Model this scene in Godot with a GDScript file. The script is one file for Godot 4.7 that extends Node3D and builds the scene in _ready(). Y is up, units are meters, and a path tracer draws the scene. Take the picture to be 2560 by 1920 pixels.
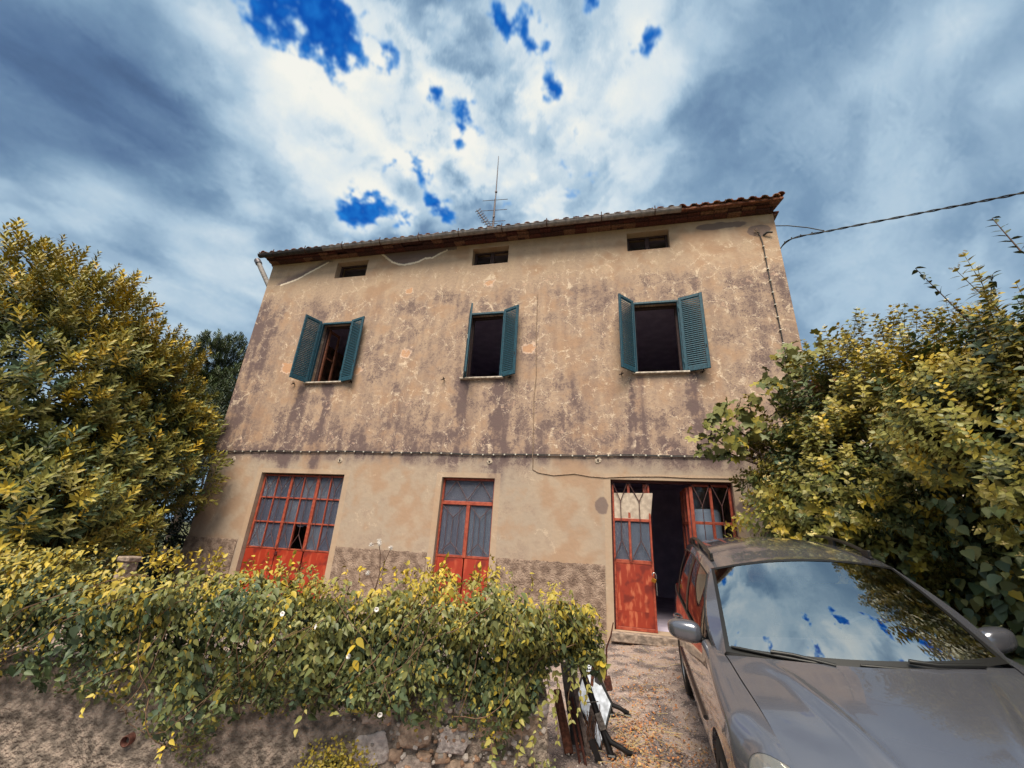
extends Node3D

# World: the camera's eye is the origin, y up, the house front lies in the plane z = -8. Units are metres.

var rng := RandomNumberGenerator.new()
var base_of := {}
const FZ := -8.0
const EXPO := 4.1

# ------------------------------------------------------------------ mesh collector
class MB:
	var v := PackedVector3Array()
	var n := PackedVector3Array()
	var uv := PackedVector2Array()
	var c := PackedColorArray()
	var i := PackedInt32Array()

	func vert(p: Vector3, nn: Vector3, u := Vector2.ZERO, col := Color.WHITE) -> int:
		v.append(p); n.append(nn); uv.append(u); c.append(col)
		return v.size() - 1

	func tri(a: Vector3, b: Vector3, d: Vector3, col := Color.WHITE) -> void:
		var nn := (b - a).cross(d - a).normalized()
		var k := vert(a, nn, Vector2.ZERO, col)
		vert(b, nn, Vector2.ZERO, col); vert(d, nn, Vector2.ZERO, col)
		i.append(k); i.append(k + 2); i.append(k + 1)

	# corners counter-clockwise as seen from outside
	func quad(a: Vector3, b: Vector3, d: Vector3, e: Vector3, ua := Vector2.ZERO, ub := Vector2.ZERO, ud := Vector2.ZERO, ue := Vector2.ZERO) -> void:
		var nn := (b - a).cross(e - a).normalized()
		var k := vert(a, nn, ua)
		vert(b, nn, ub); vert(d, nn, ud); vert(e, nn, ue)
		for q in [0, 2, 1, 0, 3, 2]:
			i.append(k + q)

	func box(center: Vector3, size: Vector3, bevel := 0.004, basis := Basis()) -> void:
		var h := size * 0.5
		var b: float = minf(bevel, minf(h.x, minf(h.y, h.z)) * 0.45)
		var g := h - Vector3(b, b, b)
		var ax := [Vector3.RIGHT, Vector3.UP, Vector3.BACK]
		var X := func(p: Vector3) -> Vector3: return center + basis * p
		for a in 3:
			for s in [-1.0, 1.0]:
				var nn: Vector3 = ax[a] * s
				var u: Vector3 = ax[(a + 1) % 3]
				var w: Vector3 = ax[(a + 2) % 3] * s
				var o: Vector3 = nn * h[a]
				var gu: Vector3 = u * g[(a + 1) % 3]
				var gw: Vector3 = w * g[(a + 2) % 3]
				quad(X.call(o - gu - gw), X.call(o + gu - gw), X.call(o + gu + gw), X.call(o - gu + gw))
		if b <= 0.0005:
			return
		for a in 3:
			var u := (a + 1) % 3
			var w := (a + 2) % 3
			for su in [-1.0, 1.0]:
				for sw in [-1.0, 1.0]:
					var p1 := Vector3(); p1[u] = su * h[u]; p1[w] = sw * g[w]
					var p2 := Vector3(); p2[u] = su * g[u]; p2[w] = sw * h[w]
					var e := Vector3(); e[a] = g[a]
					_oq(X.call(p1 - e), X.call(p2 - e), X.call(p2 + e), X.call(p1 + e), center)
		for sx in [-1.0, 1.0]:
			for sy in [-1.0, 1.0]:
				for sz in [-1.0, 1.0]:
					var a1: Vector3 = X.call(Vector3(sx * h.x, sy * g.y, sz * g.z))
					var a2: Vector3 = X.call(Vector3(sx * g.x, sy * h.y, sz * g.z))
					var a3: Vector3 = X.call(Vector3(sx * g.x, sy * g.y, sz * h.z))
					if (a2 - a1).cross(a3 - a1).dot(a1 - center) < 0:
						tri(a1, a3, a2)
					else:
						tri(a1, a2, a3)

	func _oq(a: Vector3, b: Vector3, d: Vector3, e: Vector3, center: Vector3) -> void:
		if (b - a).cross(e - a).dot((a + d) * 0.5 - center) < 0:
			quad(a, e, d, b)
		else:
			quad(a, b, d, e)

	func tube(path: Array, radii: Array, sides := 6, cap := true, squash := 1.0) -> void:
		var m := path.size()
		var up := Vector3.UP
		var prev := Vector3.ZERO
		var first := v.size()
		var run := 0.0
		for k in m:
			var t: Vector3 = (path[mini(k + 1, m - 1)] - path[maxi(k - 1, 0)]).normalized()
			if k == 0:
				if absf(t.dot(up)) > 0.9:
					up = Vector3.RIGHT
				prev = t.cross(up).normalized()
			var x := (prev - t * prev.dot(t)).normalized()
			prev = x
			var y := t.cross(x).normalized()
			if k > 0:
				run += (path[k] - path[k - 1]).length()
			for s in sides + 1:
				var a := TAU * s / sides
				var d := x * cos(a) + y * sin(a) * squash
				vert(path[k] + d * float(radii[mini(k, radii.size() - 1)]), (x * cos(a) + y * sin(a)).normalized(), Vector2(float(s) / sides, run))
		for k in m - 1:
			for s in sides:
				var a := first + k * (sides + 1) + s
				var b := a + 1
				var d := b + sides + 1
				var e := a + sides + 1
				for q in [a, d, b, a, e, d]:
					i.append(q)
		if cap:
			for k in [0, m - 1]:
				var t: Vector3 = (path[1] - path[0]).normalized() * -1.0 if k == 0 else (path[m - 1] - path[m - 2]).normalized()
				var o := vert(path[k], t)
				var ring := []
				for s in sides + 1:
					ring.append(vert(v[first + k * (sides + 1) + s], t))
				for s in sides:
					if k == 0:
						i.append_array(PackedInt32Array([o, ring[s], ring[s + 1]]))
					else:
						i.append_array(PackedInt32Array([o, ring[s + 1], ring[s]]))

	# rows of points; normal = d(column) x d(row), turned when flip
	func grid(p: Array, flip := false, us := 1.0, vs := 1.0) -> void:
		var rr := p.size()
		var cc: int = p[0].size()
		var first := v.size()
		for r in rr:
			for q in cc:
				var du: Vector3 = p[r][mini(q + 1, cc - 1)] - p[r][maxi(q - 1, 0)]
				var dv: Vector3 = p[mini(r + 1, rr - 1)][q] - p[maxi(r - 1, 0)][q]
				var nn := du.cross(dv)
				if nn.length() < 1e-9:
					nn = Vector3.UP
				nn = nn.normalized() * (-1.0 if flip else 1.0)
				vert(p[r][q], nn, Vector2(us * q / maxf(cc - 1, 1), vs * r / maxf(rr - 1, 1)))
		for r in rr - 1:
			for q in cc - 1:
				var a := first + r * cc + q
				var b := a + 1
				var d := b + cc
				var e := a + cc
				var o := [a, b, d, a, d, e] if flip else [a, d, b, a, e, d]
				for k in o:
					i.append(k)

	func add(m: MB, t: Transform3D, tint := Color.WHITE) -> void:
		var k := v.size()
		for q in m.v.size():
			v.append(t * m.v[q])
			n.append((t.basis * m.n[q]).normalized())
			uv.append(m.uv[q])
			c.append(m.c[q] * tint)
		for q in m.i:
			i.append(k + q)

	func mesh() -> ArrayMesh:
		var arr := []
		arr.resize(Mesh.ARRAY_MAX)
		arr[Mesh.ARRAY_VERTEX] = v
		arr[Mesh.ARRAY_NORMAL] = n
		arr[Mesh.ARRAY_TEX_UV] = uv
		arr[Mesh.ARRAY_COLOR] = c
		arr[Mesh.ARRAY_INDEX] = i
		var am := ArrayMesh.new()
		am.add_surface_from_arrays(Mesh.PRIMITIVE_TRIANGLES, arr)
		return am

# ------------------------------------------------------------------ naming
func thing(called: String, label: String, category: String, at := Vector3.ZERO, group := "") -> Node3D:
	var o := Node3D.new()
	o.name = called
	add_child(o, true)
	o.position = at
	base_of[o] = at
	tag(o, label, category, group)
	return o

func tag(o: Node, label: String, category := "", group := "", kind := "") -> void:
	o.set_meta("label", label)
	if category: o.set_meta("category", category)
	if group: o.set_meta("group", group)
	if kind: o.set_meta("kind", kind)

func obj(called: String, m, mat: Material, parent: Node3D = null, xf := Transform3D()) -> MeshInstance3D:
	var o := MeshInstance3D.new()
	o.name = called
	o.mesh = m.mesh() if m is MB else m
	o.material_override = mat
	o.transform = xf
	if parent == null:
		add_child(o, true)
	else:
		if base_of.has(parent):
			o.position -= base_of[parent]
		parent.add_child(o, true)
	return o

func bx(called: String, center: Vector3, size: Vector3, mat: Material, parent: Node3D = null, bevel := 0.004, basis := Basis()) -> MeshInstance3D:
	var b := MB.new()
	b.box(center, size, bevel, basis)
	return obj(called, b, mat, parent)

func copies(called: String, m: Mesh, mat: Material, xs: Array, cols: Array, parent: Node3D = null) -> MultiMeshInstance3D:
	var mm := MultiMesh.new()
	mm.transform_format = MultiMesh.TRANSFORM_3D
	mm.use_colors = true
	mm.mesh = m
	mm.instance_count = xs.size()
	for k in xs.size():
		mm.set_instance_transform(k, xs[k])
		mm.set_instance_color(k, cols[k])
	var o := MultiMeshInstance3D.new()
	o.name = called
	o.multimesh = mm
	o.material_override = mat
	o.set_meta("kind", "stuff")
	if parent == null:
		add_child(o, true)
	else:
		if base_of.has(parent):
			o.position -= base_of[parent]
		parent.add_child(o, true)
	return o

# ------------------------------------------------------------------ materials
func mat(col: Color, rough := 0.8, metal := 0.0, spec := 0.5) -> StandardMaterial3D:
	var m := StandardMaterial3D.new()
	m.albedo_color = col
	m.roughness = rough
	m.metallic = metal
	m.metallic_specular = spec
	return m

func noise(seed_: int, freq: float, oct := 4, kind := FastNoiseLite.TYPE_SIMPLEX_SMOOTH) -> FastNoiseLite:
	var f := FastNoiseLite.new()
	f.seed = seed_
	f.noise_type = kind
	f.frequency = freq
	f.fractal_type = FastNoiseLite.FRACTAL_FBM
	f.fractal_octaves = oct
	return f

func noise_tex(seed_: int, freq: float, oct: int, ramp: Array, size := 256) -> ImageTexture:
	var im: Image = noise(seed_, freq, oct).get_seamless_image(size, size)
	if ramp.is_empty():
		return ImageTexture.create_from_image(im)
	var g := Gradient.new()
	g.offsets = PackedFloat32Array(ramp[0])
	g.colors = PackedColorArray(ramp[1])
	var out := PackedByteArray()
	out.resize(size * size * 3)
	var lut := []
	for k in 256:
		lut.append(g.sample(k / 255.0))
	im.convert(Image.FORMAT_L8)
	var d := im.get_data()
	for k in size * size:
		var c: Color = lut[d[k]]
		out[k * 3] = int(c.r * 255); out[k * 3 + 1] = int(c.g * 255); out[k * 3 + 2] = int(c.b * 255)
	return ImageTexture.create_from_image(Image.create_from_data(size, size, false, Image.FORMAT_RGB8, out))

var shared := {}
func shared_tex(key: String, seed_: int, freq: float, ramp: Array) -> ImageTexture:
	if not shared.has(key):
		shared[key] = noise_tex(seed_, freq, 5, ramp)
	return shared[key]

func worn(a: Color, b: Color, seed_: int, scale: float, rough := 0.85, bump := 0.0, freq := 0.02, metal := 0.0) -> StandardMaterial3D:
	var m := mat(Color.WHITE, rough, metal)
	if scale >= 2.0:   # small things share a few grey patterns
		var k := seed_ % 3
		m.albedo_color = a.lerp(b, 0.5) / 0.86
		m.albedo_texture = shared_tex("grain%d" % k, 900 + k, 0.02, [[0.25, 0.5, 0.75], [Color(0.70, 0.70, 0.70), Color(0.85, 0.85, 0.85), Color(1, 1, 1)]])
		m.uv1_offset = Vector3(seed_ * 0.37, seed_ * 0.61, seed_ * 0.23)
	else:
		m.albedo_texture = noise_tex(seed_, freq, 5, [[0.25, 0.5, 0.75], [a, a.lerp(b, 0.45), b]])
	m.uv1_triplanar = true
	m.uv1_world_triplanar = true
	m.uv1_scale = Vector3(scale, scale, scale)
	if bump > 0.0:
		m.heightmap_enabled = true
		m.heightmap_texture = shared_tex("bump%d" % (seed_ % 2), 920 + seed_ % 2, 0.03, [])
		m.heightmap_scale = bump
	return m

func leaf_mat(back := 0.35) -> StandardMaterial3D:
	var m := mat(Color.WHITE, 0.45, 0.0, 0.4)
	m.vertex_color_use_as_albedo = true
	m.backlight_enabled = true
	m.backlight = Color(back, back * 0.95, back * 0.35)
	m.cull_mode = BaseMaterial3D.CULL_DISABLED
	return m

# ------------------------------------------------------------------ ready
func _ready() -> void:
	rng.seed = 20240607
	setup_camera_and_sky()
	build_ground()
	build_house()
	build_facade_things()
	build_low_wall()
	build_hedge()
	build_trees()
	build_right_plants()
	build_car()
	build_junk()
	build_litter()

func setup_camera_and_sky() -> void:
	var cam := Camera3D.new()
	cam.name = "camera"
	cam.fov = 86.218
	cam.near = 0.05
	cam.far = 1200.0
	cam.basis = Basis(Vector3.UP, 0.23734932) * Basis(Vector3.RIGHT, 0.36356229) * Basis(Vector3.BACK, 0.0602408)
	add_child(cam)
	cam.current = true
	var env := Environment.new()
	env.background_mode = Environment.BG_SKY
	env.tonemap_mode = Environment.TONE_MAPPER_LINEAR
	env.tonemap_exposure = EXPO
	env.sdfgi_enabled = true
	env.ssao_enabled = true
	env.ssil_enabled = true
	var pano := PanoramaSkyMaterial.new()
	pano.panorama = ImageTexture.create_from_image(sky_image())
	pano.energy_multiplier = 1.0 / EXPO
	var sky := Sky.new()
	sky.sky_material = pano
	env.sky = sky
	env.background_energy_multiplier = 1.0
	var we := WorldEnvironment.new()
	we.name = "environment"
	we.environment = env
	add_child(we)
	var sun := DirectionalLight3D.new()
	sun.name = "sun"
	sun.light_energy = 0.5
	sun.light_angular_distance = 36.0
	sun.light_color = Color(1.0, 0.95, 0.86)
	sun.shadow_enabled = true
	add_child(sun)
	sun.look_at_from_position(Vector3.ZERO, -Vector3(0.02, 1.36, 0.88))

# A layer of broken cloud: positions of its larger gaps and banks as unit directions, the rest noise plus added overhead brightness.
func puff(v: float) -> float:
	return signf(v) * pow(absf(v), 0.75) * 0.75

func sky_image() -> Image:
	var gaps := [[-0.494, 0.804, -0.331, 0.060], [-0.447, 0.819, -0.361, 0.050], [-0.513, 0.8, -0.312, 0.032], [-0.149, 0.885, -0.442, 0.036], [-0.094, 0.876, -0.474, 0.026],
		[-0.005, 0.895, -0.446, 0.014], [-0.377, 0.821, -0.428, 0.018], [-0.318, 0.813, -0.489, 0.020], [-0.257, 0.807, -0.532, 0.020], [-0.29, 0.772, -0.566, 0.020],
		[-0.384, 0.743, -0.548, 0.013], [-0.417, 0.717, -0.559, 0.019], [-0.363, 0.724, -0.586, 0.022], [-0.477, 0.648, -0.594, 0.036], [-0.507, 0.623, -0.596, 0.026],
		[-0.338, 0.667, -0.663, 0.024], [-0.358, 0.68, -0.639, 0.017], [-0.415, 0.642, -0.645, 0.018], [-0.084, 0.836, -0.542, 0.018], [0.084, 0.862, -0.499, 0.024]]
	var banks := [[-0.563, 0.751, -0.344, 0.084, 0.4], [-0.554, 0.707, -0.44, 0.103, 0.5], [-0.453, 0.774, -0.443, 0.1, 0.35], [-0.322, 0.847, -0.422, 0.093, 0.3], [-0.176, 0.808, -0.562, 0.123, 0.4],
		[-0.071, 0.882, -0.466, 0.095, 0.4], [0.053, 0.818, -0.573, 0.096, 0.6], [-0.29, 0.717, -0.634, 0.199, 0.3], [-0.043, 0.74, -0.672, 0.147, 0.3], [-0.549, 0.638, -0.54, 0.138, 0.2],
		[-0.804, 0.479, -0.352, 0.05, 0.5], [-0.75, 0.429, -0.503, 0.062, 0.32], [0.437, 0.721, -0.538, 0.038, 0.25], [0.506, 0.717, -0.479, 0.037, 0.35], [0.568, 0.63, -0.529, 0.029, 0.3],
		[0.202, 0.732, -0.65, 0.049, 0.15], [0.011, 0.861, -0.508, 0.047, 0.3], [-0.601, 0.748, -0.281, 0.036, 0.3], [-0.748, 0.614, -0.253, 0.14, -0.32], [-0.7, 0.619, -0.356, 0.083, -0.3],
		[-0.668, 0.695, -0.265, 0.084, -0.2], [0.254, 0.779, -0.573, 0.116, -0.38], [0.28, 0.711, -0.645, 0.087, -0.25], [0.214, 0.834, -0.508, 0.076, -0.15], [0.484, 0.632, -0.605, 0.071, -0.15],
		[0.346, 0.776, -0.527, 0.061, -0.1], [-0.78, 0.33, -0.53, 0.16, 0.42], [-0.66, 0.40, -0.64, 0.12, 0.30], [0.48, 0.38, -0.79, 0.16, 0.22], [0.62, 0.42, -0.66, 0.14, 0.18]]
	var W := 2048
	var H := 1024
	var w4 := W / 4
	var h4 := H / 8
	# coarse fields of banks, gaps and how lumpy the cloud is
	var field := Image.create_empty(w4, h4, false, Image.FORMAT_RGBF)
	for y in h4:
		var el := PI * 0.5 - (y + 0.5) / h4 * PI * 0.5
		for x in w4:
			var az := TAU * (x + 0.5) / w4
			var d := Vector3(sin(az) * cos(el), sin(el), -cos(az) * cos(el))
			var b := 0.0
			for k in banks:
				var q: float = (d - Vector3(k[0], k[1], k[2])).length_squared() / (k[3] * k[3])
				if q < 6.0:
					b += k[4] * exp(-q)
			var g := 0.0
			for k in gaps:
				var q: float = (d - Vector3(k[0], k[1], k[2])).length_squared() / (k[3] * k[3])
				if q < 6.0:
					g += exp(-q * 0.6)
			var lump := maxf(exp(-(d - Vector3(-0.25, 0.80, -0.55)).length_squared() / 0.16), smoothstep(-0.25, 0.1, d.z) * 0.8)
			field.set_pixel(x, y, Color(b, g, lump))
	field.resize(W, H / 2, Image.INTERPOLATE_BILINEAR)
	var big := noise(5, 0.9, 3)
	var mid := noise(11, 6.5, 6)
	mid.domain_warp_enabled = true
	mid.domain_warp_amplitude = 0.07
	mid.domain_warp_frequency = 4.0
	var lumps := noise(29, 5.2, 4)
	lumps.domain_warp_enabled = true
	lumps.domain_warp_amplitude = 0.05
	lumps.domain_warp_frequency = 6.0
	var hole := noise(23, 9.0, 5)
	var stops := [0.0, 0.16, 0.34, 0.52, 0.72, 1.0]
	var tones := [Color(0.275, 0.365, 0.50), Color(0.345, 0.455, 0.60), Color(0.48, 0.60, 0.715), Color(0.67, 0.77, 0.85), Color(0.84, 0.89, 0.92), Color(0.96, 0.96, 0.93)]
	var lut := []
	for k in 512:
		var t := k / 511.0
		var s := 0
		while s < 4 and t > stops[s + 1]:
			s += 1
		lut.append(tones[s].lerp(tones[s + 1], clampf((t - stops[s]) / (stops[s + 1] - stops[s]), 0, 1)))
	var im := Image.create_empty(W, H, false, Image.FORMAT_RGB8)
	im.fill(Color(0.40, 0.40, 0.38))
	for y in H / 2:
		var el := PI * 0.5 - (y + 0.5) / H * PI
		var ce := cos(el)
		var se := sin(el)
		var low := clampf(1.0 - se * 2.6, 0.0, 1.0)
		for x in W:
			var az := TAU * (x + 0.5) / W
			var k := 1.0 / (se + 0.22)
			var px := sin(az) * ce * k
			var pz := -cos(az) * ce * k
			var f := field.get_pixel(x, y)
			# long streaks outside the lumpy middle, lumps inside it
			var m := mid.get_noise_3d(px * 0.9, pz * 0.9, 0.0)
			var st := mid.get_noise_3d(px * 0.42 + pz * 0.35, (pz - px) * 0.22, 4.0)
			var b := 0.38 + 0.26 * big.get_noise_2d(px * 0.8 + 3.1, pz * 0.8) + 0.40 * tanh(f.r * 1.15) - 0.04
			b += lerpf(0.24 * st, 0.30 * m + 0.05 + 0.80 * puff(lumps.get_noise_3d(px, pz, 6.0)), f.b) + 0.30 * smoothstep(-0.35, 0.05, pz)  # last term adds brightness overhead and behind, for the windscreen's reflection
			b = lerpf(b, 0.47 + 0.16 * m + 0.10 * st + 0.25 * f.r, clampf(low * 1.5, 0, 1) * 0.7)
			var hn := hole.get_noise_3d(px, pz, 2.0)
			var hf := hole.get_noise_3d(px * 3.1, pz * 3.1, 9.0)
			var g := clampf((minf(f.g, 1.3) * 0.62 + (0.95 * hn + 0.75 * hf) * clampf(f.g * 1.6, 0.15, 1.0) - 0.24) * 1.45, 0.0, 1.0)
			var wild := clampf((hn + 0.4 * hf + 0.6 * big.get_noise_2d(px + 40.0, pz) - 0.42) * 4.0, 0.0, 1.0) * (1.0 - low)
			if pz < -0.15:
				wild *= 0.0 if absf(px) > 0.45 or f.b < 0.55 else 0.35
			g = maxf(g, wild)
			b += 0.22 * clampf(f.g * 1.2, 0, 1) * (1.0 - g)
			var c: Color = lut[int(clampf(b, 0, 1) * 511)]
			var blue := Color(0.03, 0.29, 0.67).lerp(Color(0.14, 0.52, 0.86), clampf(1.15 - se * 1.25 + 0.8 * hf, 0, 1))
			c = c.lerp(Color(0.50, 0.68, 0.88), smoothstep(0.0, 0.5, g) * 0.85)
			c = c.lerp(blue, smoothstep(0.22, 0.95, g) * 0.95)
			im.set_pixel(x, y, c)
	return im

# ------------------------------------------------------------------ ground
func plane_y(x: float, z: float) -> float:
	return -1.8372 + 0.0773 * clampf(x, -3.5, 4.5) - 0.0443 * clampf(z, -8.5, 1.5)

func wall_d(x: float, z: float) -> float:   # distance in front of the low wall's face
	return (x + 0.5) * 0.217 + (z + 3.9) * 0.976

func wall_a(x: float, z: float) -> float:   # distance to the left of the wall's free end
	return -(x + 0.5) * 0.976 + (z + 3.9) * 0.217

func wp(a: float, d: float, y: float) -> Vector3:
	return Vector3(-0.5 - 0.976 * a + 0.217 * d, y, -3.9 + 0.217 * a + 0.976 * d)

func ground_y(x: float, z: float) -> float:
	var y := plane_y(x, z)
	var inside := smoothstep(0.05, -0.3, wall_d(x, z)) * smoothstep(-0.1, 0.9, wall_a(x, z))
	y = lerpf(y, -1.40, inside)
	y = lerpf(y, -1.42, smoothstep(-7.9, -9.5, z))
	return y

func build_ground() -> void:
	var bump := noise(31, 1.7, 4)
	var b := MB.new()
	var xs := []
	var zs := []
	for k in 151:
		xs.append(-8.0 + k * 0.1)
	for k in 111:
		zs.append(-9.0 + k * 0.1)
	var rows := []
	for z in zs:
		var row := []
		for x in xs:
			row.append(Vector3(x, ground_y(x, z) + 0.018 * bump.get_noise_2d(x * 2.0, z * 2.0), z))
		rows.append(row)
	b.grid(rows, true)
	var W := 1024
	var gm := mat(Color.WHITE, 0.95, 0.0, 0.3)
	var n1: PackedByteArray = noise(41, 0.006, 5).get_seamless_image(W, W).get_data()
	var n2: PackedByteArray = noise(42, 0.07, 4).get_seamless_image(W, W).get_data()
	var n3: PackedByteArray = noise(43, 0.22, 2).get_seamless_image(W, W).get_data()
	var out := PackedByteArray()
	out.resize(W * W * 3)
	var hh := PackedByteArray()
	hh.resize(W * W)
	for k in W * W:
		var a := n1[k] / 255.0
		var f := n2[k] / 255.0
		var g := n3[k] / 255.0
		var c := Color(0.64, 0.57, 0.55).lerp(Color(0.37, 0.335, 0.34), smoothstep(0.45, 0.66, a * 0.6 + f * 0.4))
		c = c.lerp(Color(0.68, 0.58, 0.48), smoothstep(0.55, 0.75, f * 0.5 + (1.0 - a) * 0.5) * 0.6)
		c = c.lerp(Color(0.86, 0.80, 0.74), smoothstep(0.70, 0.80, g) * 0.75)
		c = c.lerp(Color(0.20, 0.17, 0.17), smoothstep(0.34, 0.22, g) * 0.7)
		out[k * 3] = int(c.r * 255); out[k * 3 + 1] = int(c.g * 255); out[k * 3 + 2] = int(c.b * 255)
		hh[k] = int(clampf(0.25 * f + 0.75 * g, 0, 1) * 255)
	gm.albedo_texture = ImageTexture.create_from_image(Image.create_from_data(W, W, false, Image.FORMAT_RGB8, out))
	gm.heightmap_enabled = true
	gm.heightmap_texture = ImageTexture.create_from_image(Image.create_from_data(W, W, false, Image.FORMAT_L8, hh))
	gm.heightmap_scale = 1.6
	gm.uv1_triplanar = true
	gm.uv1_world_triplanar = true
	gm.uv1_scale = Vector3(0.42, 0.42, 0.42)
	var o := obj("ground", b, gm)
	tag(o, "pale gritty earth and gravel of the yard and driveway", "", "", "structure")
	# land out to the horizon, joined to the yard's rim
	var t := MB.new()
	var far := []
	for ring in 7:
		var row := []
		var k := 0
		for s in 65:
			var per := float(s) / 64.0 * 4.0
			var side := int(per) % 4
			var q := per - int(per)
			var p := Vector2.ZERO
			match side:
				0: p = Vector2(lerpf(-8, 7, q), -9.0)
				1: p = Vector2(7.0, lerpf(-9, 2, q))
				2: p = Vector2(lerpf(7, -8, q), 2.0)
				3: p = Vector2(-8.0, lerpf(2, -9, q))
			var dirv := Vector2(p.x + 0.5, p.y + 3.5)
			var out_r: float = [0.0, 0.6, 3.0, 12.0, 50.0, 180.0, 600.0][ring]
			var pp := p + dirv.normalized() * out_r
			if ring == 0:
				pp = p - dirv.normalized() * 0.05
			var y := ground_y(clampf(pp.x, -8, 7), clampf(pp.y, -9, 2)) - (0.02 if ring == 0 else 0.0)
			row.append(Vector3(pp.x, lerpf(y, -1.7, clampf(out_r / 50.0, 0, 1)), pp.y))
		far.append(row)
	t.grid(far, true)
	var tm := worn(Color(0.22, 0.25, 0.12), Color(0.40, 0.37, 0.22), 51, 0.12, 0.95, 2.0)
	o = obj("terrain", t, tm)
	tag(o, "grassy land around the yard", "", "", "structure")

# ------------------------------------------------------------------ house
const HL := -9.17
const HR := 3.67
const HT := 6.96
const HB := -1.60
const BACK := -16.0
const WT := 0.35
var house: Node3D
var doors := [[-7.665, -5.537, -1.30, 1.128], [-3.282, -2.169, -1.30, 1.131], [0.063, 2.150, -1.294, 1.171]]
var wins := [[-7.05, -6.15, 3.29, 4.945], [-3.05, -2.20, 3.29, 4.945], [0.63, 1.57, 3.29, 4.945]]
var attics := [[-7.04, -6.10, 6.32, 6.825], [-3.15, -2.225, 6.32, 6.825], [0.59, 1.51, 6.32, 6.825]]

func seg_d(p: Vector2, pts: Array) -> Array:   # distance to a polyline, and whether above it
	var best := 9.0
	var above := false
	for k in pts.size() - 1:
		var a: Vector2 = pts[k]
		var b: Vector2 = pts[k + 1]
		var t := clampf((p - a).dot(b - a) / (b - a).length_squared(), 0, 1)
		var q := a.lerp(b, t)
		var d := p.distance_to(q)
		if d < best:
			best = d
			above = p.y > q.y
	return [best, above]

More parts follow.
